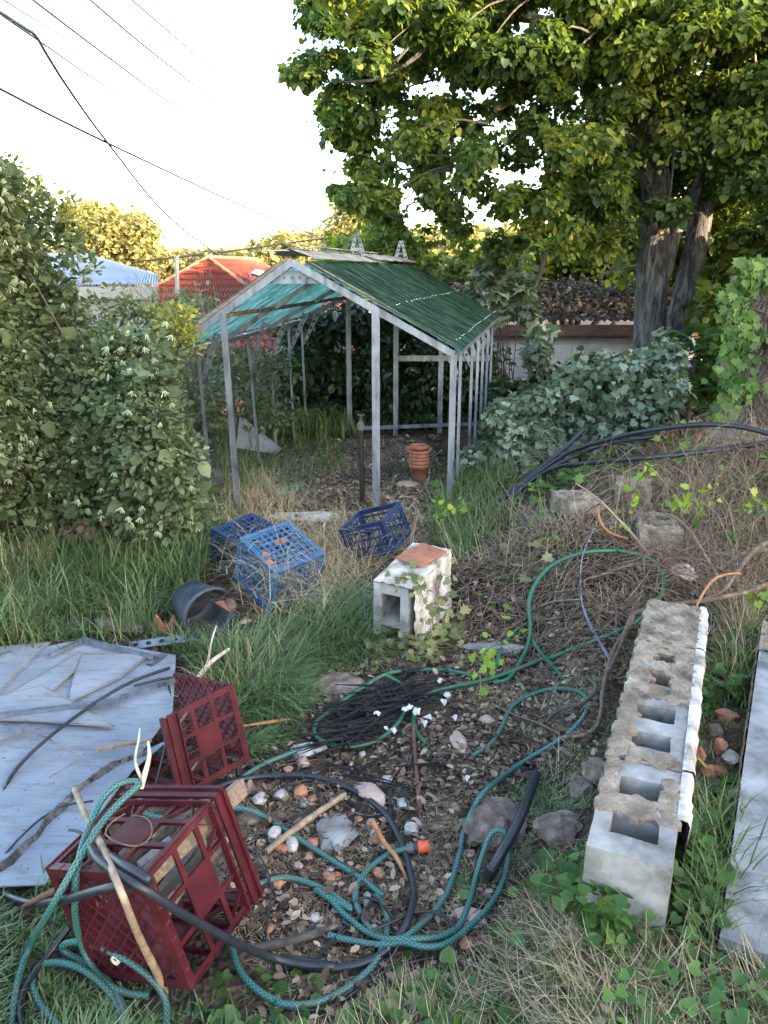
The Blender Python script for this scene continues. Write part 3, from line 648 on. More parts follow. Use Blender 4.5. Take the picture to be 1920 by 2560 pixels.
# leaning old post left of the greenhouse and things in it
p0=WV(425,905,5.3);p1=WV(440,1050,5.3); d=(p1-p0).normalized()
tag(MB().chan(p0,p0+d*1.32,.05,.035,up=(0,-1,0)).build('steel_post',M['galv']),'galvanised steel post leaning inside the left hedge beside the greenhouse','post')
b=G(680,1075); tag(MB().tube(spline([b+Vector((0.0,0,-.1)),WV(665,1000,b.y),WV(634,882,b.y)],.1),.055,10,rs=None,wob=.05).build('timber_post',M['greywood']),'thick round timber post leaning behind the left greenhouse uprights','post')
# black standpipe with tap
e=empty('standpipe',G(905,1268),'black wrapped standpipe with a tap fitting on top beside the greenhouse door post','standpipe')
b=G(905,1270); y=b.y; t=WV(903,1075,y)
MB().tube([b,b.lerp(t,.35)+Vector((.004,0,0)),b.lerp(t,.7)-Vector((.004,0,0)),t],.019,10,wob=.08).build('pipe',M['blackmat'],e)
mb=MB(); mb.box(t+Vector((0,0,.03)),(.034,.03,.07)); mb.box(t+Vector((0,0,.035)),(.055,.022,.022)); mb.build('valve_body',M['greypl'],e)
mb=MB(); mb.tube([t+Vector((0,0,.07)),t+Vector((0,0,.11))],.007,8); mb.bar(t+Vector((-.028,0,.115)),t+Vector((.028,0,.115)),.012,.010); mb.build('tap_handle',M['rust'],e)
# ================================================================ left hedge
hp=[(-60,395),(30,400),(85,470),(140,520),(215,590),(230,660),(330,740),(395,790),(450,800),(478,835),(455,885),(440,960),(470,1080),(520,1160),(555,1250),(540,1320),(300,1345),(120,1330),(-60,1360)]
M['sunlitleaf']=leafmat('sunlit_bush_leaf',[(0,(.12,.15,.05)),(.5,(.26,.27,.07)),(1,(.48,.42,.10))],.4,clump=5)  # yellow copy of the bush leaf: sun on the tips painted in
def hedge():
    r=np.random.default_rng(21); K=600; px=[];py=[]
    while len(px)<K:
        a=r.uniform(-330,560,4*K);b=r.uniform(380,1350,4*K); poly=[(-340,370)]+[(x-(58 if y>480 else 40)-(42 if 560<y<800 else 0),y+48 if y<1000 else y-10) for x,y in hp[1:-1]]+[(-340,1380)]
        k=inpoly(a,b,poly); px+=a[k].tolist();py+=b[k].tolist()
    px=np.array(px[:K]);py=np.array(py[:K])
    y0=4.55+.25*np.sin(px*.012)+.2*np.sin(py*.009+1)-.0006*(px-560).clip(-900,0)*-.4+ .35*((900-py)/500).clip(0,1)
    yy=y0+np.where(r.random(K)<.62,r.uniform(0,.18,K),r.uniform(.1,1.3,K)); c=W(px,py,yy); c[:,2]=np.maximum(c[:,2],gz(c[:,0],c[:,1])+.08)
    rad=r.uniform(.09,.2,K)
    V,F=leafcloud(c,rad,190,.036,SIMPLE,flat=.9,droop=.1,r=r); V2,F2=leafcloud(c,rad*.9,22,.06,ROUND,flat=.9,droop=.1,r=r)
    e=empty('hedge_bush',(-2.2,5.3,0),'big dense green bush with pale finger-like flower buds filling the left side','bush')
    V3,F3=merge([(V,F),(V2,F2)]); fastmesh('foliage',V3,F3,M['bush'],e)
    yl=np.concatenate([W(r.uniform(395,475,40),r.uniform(775,890,40),4.75+0*r.random(40)+r.random(40)*.3),W(r.uniform(-20,215,34),0*r.random(34),4.9+r.random(34)*.4)])
    xx=r.uniform(-20,215,34); yl[40:]=W(xx,440+xx*.62+r.uniform(-45,25,34),4.9+r.random(34)*.4)
    V4,F4=leafcloud(yl,r.uniform(.05,.12,74),20,.036,SIMPLE,droop=-.2,r=r); fastmesh('sunlit_shoots',V4,F4,M['sunlitleaf'],e)
    bp_=np.array(hp[1:-4],float); ii=r.integers(0,len(bp_)-1,90); tt=r.random(90); q=bp_[ii]*(1-tt)[:,None]+bp_[ii+1]*tt[:,None]+r.normal(size=(90,2))*14-np.array([26,-14])
    cs=W(q[:,0],q[:,1],4.8+r.random(90)*.35); V5,F5=leafcloud(cs,r.uniform(.03,.08,90),30,.040,SIMPLE,droop=-.2,flat=1.4,r=r); fastmesh('outer_shoots',V5,F5,M['bush'],e)
    # flower fingers : fans of pale drooping rods
    n=2200; wt=np.clip(.25+np.sin(c[:,0]*4.1+1)*np.sin(c[:,2]*5.3)+.6*np.sin(c[:,0]*1.7+c[:,2]*2.2),.08,2); i=r.choice(K,n,p=wt/wt.sum()); d=nrm(r.normal(size=(n,3))-np.array([-.2,.9,-.1])*1.3); p=c[i]+d*rad[i][:,None]*np.array([1,1,.9])*1.02
    P=[];D=[]
    for q,dd in zip(p,d):
        m=r.integers(3,6); a0=r.uniform(-.5,.5)
        for k in range(m):
            a=a0+(k-(m-1)/2)*.42; P.append(q); D.append((math.sin(a)*.9+dd[0]*.25,-.25+r.normal()*.15,-math.cos(a)))
    P=np.array(P);D=nrm(np.array(D)); a=np.array([(math.cos(t)*.075,0,math.sin(t)*.075) for t in (0,2.1,4.2)])
    tv=np.array([(x,0.1,z) for x,_,z in a]+[(x*1.25,.8,z*1.25) for x,_,z in a]+[(0,1.0,0)]); tf=[np.array([(0,1,4,3),(1,2,5,4),(2,0,3,5)]),np.array([(3,4,6),(4,5,6),(5,3,6)])]
    V,F=inst((tv,tf),P,D,np.array([0,-1.,0])+D*0+r.normal(size=D.shape)*.1,r.uniform(.030,.046,len(P))); fastmesh('flower_buds',V,F,M['flower'],e)
    # woody branches inside the bush
    mb=MB()
    for k in range(34):
        j=r.integers(K); root=Vector((-2.2+r.normal()*.5,5.3+r.normal()*.2,.0)); q=Vector(c[j].tolist())
        q=root.lerp(q,.8); pts=spline([root,root.lerp(q,.5)+Vector((0,0,.1)),q],.15); m=len(pts); mb.tube(pts,0,5,cap=False,rs=[.022*(1-.85*t/(m-1)) for t in range(m)])
    mb.build('branches',M['branch'],e)
    # withered patch low in front
    px=r.uniform(170,300,26);py=r.uniform(1290,1390,26); c2=W(px,py,4.55+0*px); V,F=leafcloud(c2,np.full(26,.07),26,.045,ROUND,r=r)
    fastmesh('withered_leaves',V,F,M['brownleaf'],e)
hedge()
# ================================================================ big lime tree
def bigtree():
    r=np.random.default_rng(5)
    poly=[(760,-60),(770,60),(850,95),(845,130),(720,165),(725,200),(790,235),(810,320),(855,365),(850,430),(840,480),(880,560),(900,620),(960,670),(1060,690),(1180,700),(1265,640),(1330,600),(1420,640),(1560,600),(1600,520),(1760,560),(1930,600),(2200,640),(2350,-60)]
    holes=[(1015,480,42),(1120,450,40),(1075,590,50),(1200,560,48),(960,300,34),(1190,250,42),(1330,430,36),(1010,120,34),(1000,410,30),(1120,630,44),(1260,330,28),(900,250,26),(1100,180,30),(1150,330,26),(1290,560,30),(880,140,24)]
    for _ in range(45): holes.append((r.uniform(850,1600),r.uniform(0,680),r.uniform(14,34)))
    K=640; px=[];py=[]
    while len(px)<K:
        a=np.where(r.random(4000)<.62,r.uniform(700,1500,4000),r.uniform(1500,2350,4000));b=r.uniform(-60,700,4000); k=inpoly(a,b,poly)
        for hx,hy,hr in holes: k&=((a-hx)**2+((b-hy)*1.0)**2)>hr**2
        px+=a[k].tolist();py+=b[k].tolist()
    px=np.array(px[:K]);py=np.array(py[:K])
    yy=9.3+(px-1650)/1900*.8+r.uniform(-1.6,1.9,K)
    yy=yy+.8*((px<1150)&(py>520))
    back=((px>1560)&(px<1800)&(py>280)&(r.random(K)<.85))|((px>1570)&(px<1700)&(py>80)&(r.random(K)<.5)); yy=np.where(back,r.uniform(10.3,11.4,K),yy)
    c=W(px,py,yy)
    rad=np.where(px<1450,r.uniform(.09,.21,K),r.uniform(.2,.4,K))
    # upper crown, above the picture
    K2=130; th=r.uniform(0,2*math.pi,K2); rr=3.6*np.sqrt(r.random(K2)); zz=r.uniform(5.2,8.6,K2); f=1-((zz-5)/5.2)**2
    c2=np.stack([2.8+rr*np.cos(th)*f,9.6+rr*np.sin(th)*f*.8,zz],-1); rad2=r.uniform(.5,.85,K2)
    kk=px<1450; V,F=leafcloud(c[kk],rad[kk],185,.052,LIME,flat=.7,droop=.75,r=r,shell=.3); Va,Fa=leafcloud(c[~kk],rad[~kk],400,.055,LIME,flat=.6,droop=.75,r=r,shell=.3); V,F=merge([(V,F),(Va,Fa)]); V2,F2=leafcloud(c2,rad2,70,.19,LIME,flat=.6,droop=.7,r=r)
    # background layer closing the lower right
    Kx=260; ax=[];bx=[]
    while len(ax)<Kx:
        a=r.uniform(700,1750,4000);b=r.uniform(-60,700,4000);k=inpoly(a,b,poly); ax+=a[k].tolist();bx+=b[k].tolist()
    ax=np.array(ax[:Kx]);bx=np.array(bx[:Kx]); cx_=W(ax,bx,9.3+(ax-1650)/1900*.8+r.uniform(-1.2,1.9,Kx)+.8*((ax<1150)&(bx>520))); Vb,Fb=leafcloud(cx_,r.uniform(.12,.42,Kx),46,.05,LIME,flat=.5,droop=.9,r=r,shell=.05); V,F=merge([(V,F),(Vb,Fb)])
    K3=120; q=W(r.uniform(1560,2300,K3),r.uniform(200,720,K3),r.uniform(11.2,13,K3)); V3,F3=leafcloud(q,r.uniform(.3,.5,K3),120,.10,LIME,flat=.7,droop=.6,r=r)
    e=empty('lime_tree',(3.3,9.7,-.6),'large leafy tree with two grey trunks and yellow-green sunlit leaves at right','tree')
    VV,FF=merge([(V,F),(V2,F2),(V3,F3)]); fastmesh('crown',VV,FF,M['lime'],e)
    def limb(pts,rs,nm='limb',mat='bark',n=12):
        P=spline(pts,.12); m=len(P); t=np.linspace(0,1,m); R=np.interp(t,np.linspace(0,1,len(rs)),rs)
        MB().tube(P,0,n,rs=R.tolist(),cap=True,wob=.03).build(nm,M[mat],e)
    y=9.5
    limb([WV(1622,960,y),WV(1625,820,y),WV(1632,640,y),WV(1640,480,y+.1),WV(1620,300,y+.2),WV(1600,100,y+.3),WV(1590,-200,y+.5)],[.20,.185,.175,.16,.12,.09,.05],'trunk')
    limb([WV(1665,960,y+.2),WV(1700,800,y+.2),WV(1735,640,y+.3),WV(1760,500,y+.4),WV(1800,300,y+.5),WV(1830,0,y+.7),WV(1850,-300,y+.9)],[.20,.155,.135,.12,.10,.075,.04],'trunk')
    limb([WV(1660,690,y),WV(1690,580,y),WV(1740,480,y),WV(1790,350,y-.1)],[.09,.07,.06,.04])
    limb([WV(1640,480,y),WV(1560,330,y-.2),WV(1450,180,y-.6),WV(1400,40,y-.8),WV(1380,-150,y-1)],[.10,.08,.07,.055,.04])
    limb([WV(1560,330,y),WV(1500,240,y-.3),WV(1400,175,y-.7),WV(1330,205,y-1),WV(1280,250,y-1.1),WV(1238,275,y-1.2)],[.05,.05,.045,.04,.034,.026],'limb','palebranch')
    limb([WV(1450,80,y-.5),WV(1320,45,y-.9),WV(1180,55,y-1.2),WV(1080,110,y-1.3),WV(1010,165,y-1.4),WV(940,200,y-1.4)],[.055,.05,.042,.036,.024,.012],'limb','branch')
    limb([WV(1240,50,y-1),WV(1120,60,y-1.2),WV(1040,100,y-1.3),WV(985,160,y-1.4)],[.03,.025,.02,.012],'limb','branch')
    limb([WV(1560,350,y),WV(1420,170,y+.3),WV(1330,195,y+.3),WV(1250,240,y+.2)],[.07,.06,.05,.03],'limb','branch')
    limb([WV(1560,495,y-.5),WV(1480,540,y-.8),WV(1424,574,y-1)],[.035,.03,.024],'limb','greywood')
    limb([WV(1590,664,y-.3),WV(1540,672,y-.5),WV(1500,690,y-.7)],[.02,.016,.012],'limb','branch')
    limb([WV(985,195,y-1.4),WV(880,205,y-1.4),WV(815,205,y-1.3)],[.018,.012,.006],'limb','branch')
    limb([WV(1365,630,y-.9),WV(1345,700,y-.9),WV(1335,720,y-.9)],[.03,.02,.014],'limb','branch')
    limb([WV(1830,0,y-.6),WV(1860,90,y-.7),WV(1885,130,y-.8),WV(1888,180,y-.8)],[.035,.028,.02,.01],'limb','palebranch')
    for k in range(90):
        j=r.integers(len(c)); q=Vector(c[j].tolist()); s=Vector((q.x*.75+3.2*.25,q.y*.8+9.6*.2,q.z+.12+abs(r.normal())*.25)); pts=spline([s,s.lerp(q,.5)+Vector((0,0,.08)),q],.12); m=len(pts)
        MB().tube(pts,0,4,cap=False,rs=[.016*(1-.75*t/(m-1)) for t in range(m)]).build('twig',M['branch'],e)
    # pale round pruning scar
    p=WV(1652,578,y-.205); MB().lathe([(0,.012),(.028,.010),(.036,0),(.036,-.03)],p,14,Matrix.Rotation(math.radians(90),3,'X')).build('pruning_scar',M['orangewood'],e)
bigtree()
# ================================================================ shrubs, fern, cut branches
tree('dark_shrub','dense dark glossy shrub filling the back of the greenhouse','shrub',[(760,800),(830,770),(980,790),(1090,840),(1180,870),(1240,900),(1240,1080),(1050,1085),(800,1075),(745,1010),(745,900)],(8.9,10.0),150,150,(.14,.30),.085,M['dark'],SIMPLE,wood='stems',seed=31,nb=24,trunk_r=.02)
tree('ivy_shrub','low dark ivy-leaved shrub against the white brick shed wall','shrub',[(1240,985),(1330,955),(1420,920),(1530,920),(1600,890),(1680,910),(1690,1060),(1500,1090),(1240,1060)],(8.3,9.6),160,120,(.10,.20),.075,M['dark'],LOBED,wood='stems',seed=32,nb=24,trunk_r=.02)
tree('climber_shrub','grey-green leafy branch hanging over the right greenhouse eave','shrub',[(1200,690),(1245,650),(1320,700),(1330,780),(1270,790),(1210,740)],(8.7,9.2),18,70,(.12,.2),.10,M['under'],LOBED,trunk=(1.55,9.3,-.2),wood='stems',seed=33,nb=10,trunk_r=.02)
tree('cut_branches','heap of cut branches with wilted pale grey-green leaves right of the greenhouse','branches',[(1235,1020),(1330,985),(1400,950),(1480,890),(1560,915),(1640,880),(1695,840),(1680,980),(1640,1080),(1560,1130),(1420,1150),(1300,1190),(1200,1190),(1180,1130),(1230,1090)],(6.3,7.7),300,62,(.08,.19),.062,M['under'],LIMELOB,wood='stems',seed=34,nb=40,trunk_r=.018,droop=.9)
tree('cut_branches','upright grey-green sprig of cut leaves in front of the white shed wall','branches',[(1320,860),(1350,820),(1370,830),(1360,900),(1330,930)],(7.6,7.9),9,30,(.07,.12),.075,M['under'],LOBED,trunk=(1.75,7.8,.1),wood='stems',seed=35,nb=8,trunk_r=.012)
tree('leafy_shrub','mixed green leafy shrub right of the tree trunks behind the ivy pillar','shrub',[(1800,660),(1930,600),(2150,560),(2150,1000),(1850,1050),(1720,1060),(1760,850)],(8.2,9.6),110,110,(.18,.34),.085,M['lime'],LIME,wood='stems',seed=36,nb=24,trunk_r=.03)
tree('left_shrub','thin leafy shrub between the hedge and the greenhouse back corner','shrub',[(420,900),(480,880),(560,840),(640,860),(700,900),(745,930),(740,1060),(600,1060),(520,1100),(440,1060)],(7.3,9.3),70,75,(.12,.24),.055,M['bush'],SIMPLE,wood='stems',seed=37,nb=30,trunk_r=.012)
tree('left_shrub','sparse pale shrub rising in front of the lower red roof','shrub',[(380,760),(430,720),(520,750),(560,800),(500,880),(420,860)],(7.0,8.6),26,45,(.10,.2),.05,M['bush'],SIMPLE,wood='stems',seed=38,nb=26,trunk_r=.014)
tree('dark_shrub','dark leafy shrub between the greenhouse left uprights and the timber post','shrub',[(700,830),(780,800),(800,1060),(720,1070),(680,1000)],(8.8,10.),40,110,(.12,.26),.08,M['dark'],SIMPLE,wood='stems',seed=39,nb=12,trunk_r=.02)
def bare():
    r=random.Random(3); e=empty('bare_sapling',(-1.9,9.3,-.2),'leafless thin twiggy sapling standing in front of the red tiled roof','sapling')
    mb=MB()
    def grow(p,d,L,rad,dep):
        q=p+d*L; mid=p.lerp(q,.5)+Vector((r.uniform(-1,1),r.uniform(-1,1),0))*.06*L
        pts=spline([p,mid,q],.1);m=len(pts); mb.tube(pts,0,4,cap=False,rs=[rad*(1-.35*k/(m-1)) for k in range(m)])
        if dep<=0: return
        for k in range(r.choice((2,3))):
            s=r.uniform(.5,1); dd=(d+Vector((r.uniform(-.7,.7),r.uniform(-.3,.3),r.uniform(-.1,.5)))).normalized(); grow(p.lerp(q,s),dd,L*r.uniform(.5,.8),rad*.6,dep-1)
    for k in range(9):
        grow(WV(r.uniform(470,690),1060,r.uniform(8.8,9.6)),Vector((r.uniform(-.35,.35),0,1)).normalized(),.95,.011,3)
    mb.build('stems',M['branch'],e)
    mb=MB()
    for k in range(10):
        a=WV(r.uniform(620,700),r.uniform(1000,1060),8.9); b=WV(r.uniform(470,720),r.uniform(840,960),8.7); pts=spline([a,a.lerp(b,.5)+Vector((0,0,.1)),b],.12);m=len(pts); mb.tube(pts,0,5,cap=False,rs=[.02*(1-.6*k/(m-1)) for k in range(m)])
    mb.build('limbs',M['branch'],e)
bare()
def fern():
    e=empty('fern',G(1740,1090),'drooping green fern fronds between the tree trunks and the ivy pillar','fern')
    c=WV(1730,900,7.4); r=random.Random(5); V=[];Fq=[]
    parts=[]
    for k in range(26):
        az=r.uniform(0,6.28); L=r.uniform(.5,.85); p=c+Vector((r.uniform(-.15,.3),r.uniform(-.1,.3),r.uniform(-.4,.25))); pos=[];yd=[];sz=[]
        for i in range(26):
            t=i/25; q=p+Vector((math.cos(az)*L*t,math.sin(az)*L*t,.18*math.sin(t*2.2)-.45*t*t)); sidev=Vector((-math.sin(az),math.cos(az),0))
            for s in(-1,1): pos.append(q);yd.append(sidev*s+Vector((math.cos(az)*.5,math.sin(az)*.5,-.25)));sz.append(.17*L*(math.sin(math.pi*(t*.85+.12)))+.01)
        parts.append(inst((SIMPLE[0]*np.array([.7,1,1]),SIMPLE[1]),np.array([tuple(a) for a in pos]),np.array([tuple(a) for a in yd]),np.array([[0,0,1.]]*len(pos)),np.array(sz)))
    VV,FF=merge(parts); fastmesh('fronds',VV,FF,M['fern'],e)
    MB().tube([Vector((c.x,c.y,float(gz(c.x,c.y))-.05)),c],.05,8).build('stem',M['branch'],e)
fern()
# ivy covered pillar on the right edge
def pillar():
    y=5.35; e=empty('rendered_pillar',(2.75,y,.3),'tan rendered pillar with peeling face behind bright creeper at right edge','pillar')
    a=WV(1858,1000,y); t=WV(1880,690,y); mb=MB(); r=random.Random(2)
    X0=a.x; n=14; V=[]
    prof=[(0,0),(.45,-.03),(1.1,.02),(1.1,.55),(.5,.6),(0,.5)]
    for j in range(n+1):
        z=.1+(t.z-.1)*j/n
        for (dx,dy) in prof: V.append((X0+dx+.03*math.sin(j*1.3+dx*5)+r.uniform(-.012,.012)+(.04*j/n),y+dy+r.uniform(-.015,.015),z))
    k=len(prof); F=[(j*k+i,j*k+(i+1)%k,(j+1)*k+(i+1)%k,(j+1)*k+i) for j in range(n) for i in range(k)]+[tuple(n*k+i for i in range(k))]
    mb.add(V,F,None,False); mb.build('shaft',M['beige'],e)
    mb=MB(); mb.box((X0+.52,y-.035,.75),(.34,.02,.55),Matrix.Rotation(.05,3,'Y')); mb.build('plaster_patch',M['plaster'],e)
    ce=empty('creeper',(X0,y-.05,.2),'bright green creeper climbing over the tan rendered pillar','creeper')
    r2=np.random.default_rng(8); n=560
    px=np.concatenate([r2.normal(1842,24,300),r2.uniform(1850,1990,120),r2.uniform(1850,1990,26)]);py=np.concatenate([r2.uniform(700,1030,300),r2.uniform(640,715,120),r2.uniform(800,1050,26)])
    py[:300]=np.clip(py[:300]+(px[:300]-1842)*-.9,655,1040)
    p=W(px,py,y-.06-.22*r2.random(len(px))+.25*(px<1790)); d=np.stack([r2.normal(size=len(px))*.5-.2,-.3+0*px,-1+0*px],-1)
    V,F=inst(LOBED,p,d,np.array([-.2,-1,.35])+r2.normal(size=p.shape)*.7,r2.uniform(.035,.085,len(p))); fastmesh('leaves',V,F,M['vine'],ce)
    mb=MB()
    for k in range(26):
        q=[WV(r.uniform(1850,1960),1060-i*(r.uniform(60,95)),y-.05-.02*i%2) for i in range(5)]; q=[v+Vector((r.uniform(-.05,.05),0,0)) for v in q]
        mb.tube(spline(q,.06),.004+.004*r.random(),5,cap=False)
    mb.build('stems',M['branch'],ce)
pillar()
# wires
def wire(pts,d,label,r=.009,up=None):
    P=[WV(px,py,yy) for px,py,yy in pts]; o=MB().tube(spline(P,.6),r*1.3,6).build('overhead_wire',M['blackmat']); tag(o,label,'wire')
wire([(-160,135,11),(0,222,13),(270,358,17),(640,530,25),(830,605,32)],0,'thick single overhead wire falling from left edge to behind the greenhouse ridge',.018)
wire([(-100,-40,9),(0,30,10),(70,75,11),(95,97,11.4),(150,190,13),(270,358,17),(420,540,22),(560,645,28),(640,672,32),(760,668,40)],0,'overhead cable that kinks sharply down at upper left, ending over the red roof',.017)
wire([(-60,-5,10),(0,35,11),(95,100,12),(240,200,17),(400,303,26)],0,'thin wire continuing straight on where the kinked cable drops away',.012)
wire([(-40,-45,12),(10,0,13),(180,105,18),(325,197,27)],0,'faint thin wire at the very upper left corner of the sky',.010)
wire([(50,-30,10),(83,0,11),(300,165,16),(440,268,21),(570,352,28)],0,'long straight wire crossing the sky from top left towards the centre',.013)
wire([(200,-20,11),(226,0,12),(380,130,16),(580,285,24)],0,'wire leaving the top edge of the picture second from the right',.012)
wire([(300,-30,11),(330,0,12),(480,130,17),(660,290,27)],0,'rightmost wire leaving the top edge of the sky',.010)
wire([(330,655,30),(560,630,30),(780,600,30),(900,588,30)],0,'nearly level cable running above the red roof towards the gum tree',.022)
wire([(800,610,30),(880,640,22),(990,655,14),(1060,668,11)],0,'pale service wire dipping behind the ridge brackets of the greenhouse',.008)
# unseen house and hedge added off-frame to cast shade over the yard
def offframe():
    e=empty('shade_house',(13,-1,0),'unseen cream house added right of the yard to shade it','house')
    w=MB(); w.box((14,-6,2.2),(4,15,5.6)); w.build('wall',M['cream'],e)
    mb=MB(); mb.add([(11.7,-14,4.99),(16.3,-14,4.99),(16.3,1.8,4.99),(11.7,1.8,4.99),(14,-14,6.1),(14,1.8,6.1)],[(0,3,5,4),(2,1,4,5),(0,4,1),(3,2,5),(0,1,2,3)]); mb.build('roof',M['corr'],e)
offframe()
def offhedge():  # leaf screen added as shade caster, taller towards the back
    r=np.random.default_rng(77); K=190; yy_=r.uniform(2.6,18,K); c=np.stack([r.uniform(11.6,13.4,K),yy_,r.uniform(-.2,3.5,K)+1.25*np.clip((yy_-6)/2,0,1)],-1); V,F=leafcloud(c,r.uniform(.5,.8,K),60,.22,LIME,r=r)
    e=empty('shade_hedge',(12.5,9,-1),'unseen dense hedge added right of the yard to shade tree and roof','hedge'); fastmesh('foliage',V,F,M['bush'],e)
    mb=MB()
    for y in range(3,16,2): mb.tube([Vector((12.5,y,-1.5)),Vector((12.4,y+.1,1)),Vector((12.5,y,3))],.06,6)
    mb.build('stems',M['branch'],e)
offhedge()
# ================================================================ FOREGROUND
import bmesh
import mathutils.noise as mnoise
def z1(x,y): return (x/1.728,1600+y/1.728)
def z2(x,y): return (700+x/2.074,1600+y/2.074)
def z3(x,y): return (800+x/2.074,1200+y/2.074)
def z4(x,y): return (x/1.728,1200+y/1.728)
def z5(x,y): return (1200+x/2.304,900+y/2.304)
def z6(x,y): return (1200+x/2.086,1500+y/2.086)
def pts3(fn,L,lift=.012):
    out=[]
    for q in L:
        px,py=fn(q[0],q[1]) if fn else q[:2]
        if len(q)>2 and isinstance(q[2],str): out.append(U(px,py,float(q[2])))
        else: out.append(G(px,py,(q[2] if len(q)>2 else lift)+.008))
    return out
# ---- crates
def crate(name,label,pos,R,wx,wy,h,mat,style,scale=1.0,group=None,broken=False):
    e=empty(name,pos,label,'crate',group); Mx=Matrix(R)
    e.matrix_basis=Matrix.Translation(Vector(pos))@Mx.to_4x4()@Matrix.Scale(scale,4)
    m=M[mat]
    def part(mb,nm): 
        o=mb.build(nm,m); o.parent=e; return o
    a,b=wx/2,wy/2
    # base
    mb=MB(); t=.004
    for s in(-1,1):
        mb.box((0,s*(b-.012),.006),(wx,.026,.012)); mb.box((s*(a-.012),0,.006),(.026,wy-.05,.0117))
    if style=='red':
        n=7
        for k in range(-n,n+1):
            c=k*(wx+wy)/(2*n)*.98
            for sg in(1,-1):
                # line x*sg + y = c inside the square
                P=[]
                for x in(-a,a):
                    y=c-sg*x
                    if -b<=y<=b: P.append((x,y))
                for y in(-b,b):
                    x=(c-y)*sg
                    if -a<x<a: P.append((x,y))
                if len(P)>=2 and (Vector(P[0])-Vector(P[1])).length>.03: mb.bar((*P[0],.009),(*P[1],.009),.007,.016)
    else:
        n=9
        for k in range(1,n):
            x=-a+wx*k/n; mb.bar((x,-b,.006),(x,b,.006),.010,.010); y=-b+wy*k/n; mb.bar((-a,y,.0055),(a,y,.0055),.010,.010)
    part(mb,'base_grid')
    # sides
    for si,(n0,L,off) in enumerate(((Vector((1,0,0)),wy,a),(Vector((0,1,0)),wx,b),(Vector((-1,0,0)),wy,a),(Vector((0,-1,0)),wx,b))):
        tdir=Vector((0,0,1)).cross(n0); mb=MB()
        def P(u,z,o=0): return n0*(off-.002+o)+tdir*(u-.5)*L+Vector((0,0,z*h))
        def rib(u0,z0,u1,z1,w=.004,dp=.014,o=-.005): mb.bar(P(u0,z0,o),P(u1,z1,o),w,dp,up=n0)
        def band(u0,z0,u1,z1,w): mb.bar(P(u0,z0),P(u1,z1),w,.003,up=n0)
        if style=='red':
            for u in(.02,.98): band(u,0,u,.84,.022)
            for u in(.34,.66): band(u,.0,u,.84,.012); rib(u,0,u,.8)
            for z in(.05,.33,.60): band(.0,z,1,z,.015); rib(0,z,1,z)
            band(0,.825,1,.825,.016); rib(0,.80,1,.80,.004,.020,.004)
            if broken and si in broken:
                if si in(0,1): continue
            # moulded solid panel
            c=(P(.5,.33)+P(.5,.60))/2; mb.bar(P(.345,.465),P(.655,.465),h*.27,.0025,up=n0)
            for u0,u1 in((.03,.2),(.34,.2),(.66,.82),(.97,.82)): rib(u0,.60,u1,.82,.004,.012)
        else:
            for u in(.035,.965): mb.bar(P(u,.04),P(u,.9),.038,.004,up=n0); rib(u,.04,u,.9,.006,.02)
            nv=7
            for k in range(1,nv): u=k/nv; rib(u,.08,u,.80 if style=='blue' else .86,.005,.008,-.003)
            for z in(.10,.32,.54,.78): band(0,z,1,z,.014); rib(0,z,1,z,.003,.012)
            if style=='blueopen':
                pass
        part(mb,'side')
    # rim
    mb=MB()
    if broken:
        for z,w,tt in((.90,.018,.004),(.985,.012,.012)):
            mb.box((0,-(b+.004),z*h),(wx+.014,tt+.004,w)); mb.box((-(a+.004),-b*.45,z*h),(tt+.004,wy*.55,w))
        mb.box((0,-(b+.001),.935*h),(wx,.003,h*.11)); mb.box((-(a+.001),-b*.45,.935*h),(.003,wy*.55,h*.11))
    for s in(() if broken else (-1,1)):
        for z,w,tt in((.90,.018,.004),(.985,.012,.012)):
            mb.box((0,s*(b+.004),z*h),(wx+.014,tt+.004,w)); mb.box((s*(a+.004),0,z*h),(tt+.004,wy+.005,w))
        mb.box((0,s*(b+.001),.935*h),(wx,.003,h*.11)); 
        mb.box((s*(a+.001),0,.935*h),(.003,wy-.002,h*.11))
    part(mb,'rim')
    return e
def cam_scale(p,s): return [p[0]*s,p[1]*s,CH+(p[2]-CH)*s]
nearR=[[0.8866,0.2695,0.376],[-0.3716,-0.069,0.9258],[0.2754,-0.9605,0.039]]
crate('plastic_crate','dark red plastic crate tipped on its corner, full of timber offcuts, under the hoses',(-.6561,1.4989,.2107),nearR,.33,.33,.32,'red','red')
crate('plastic_crate','broken dark red plastic crate lying on its side beside the white sheets',cam_scale((-0.6825,2.6699,0.0805),.945),[[-0.1748,-0.7374,-0.6524],[0.1409,0.6371,-0.7578],[0.9745,-0.2244,-0.0074]],.30,.39,.32,'red','red',scale=.945,broken=(0,1,2))
crate('plastic_crate','faded light blue crate upside down among dry grass',(-.5457,3.8951,.3453),[[0.6582,-0.7284,-0.1905],[-0.6632,-0.6807,0.3112],[-0.3563,-0.0785,-0.9311]],.33,.33,.28,'bluelt','blue')
crate('plastic_crate','dark blue crate half hidden behind the faded light blue crate',(-.79,4.36,.27),[[0.80,-0.58,-0.15],[-0.56,-0.81,0.17],[-0.22,-0.05,-0.974]],.33,.33,.27,'bluedk','blue')
crate('plastic_crate','deep blue open crate tilted and full of dry leaves in front of the greenhouse',cam_scale((-0.0138,5.7878,-0.3496),.80),[[0.8391,0.4034,-0.365],[-0.4286,0.9034,0.0131],[0.335,0.1454,0.9309]],.39,.36,.28,'bluedk','blueopen',scale=.80)
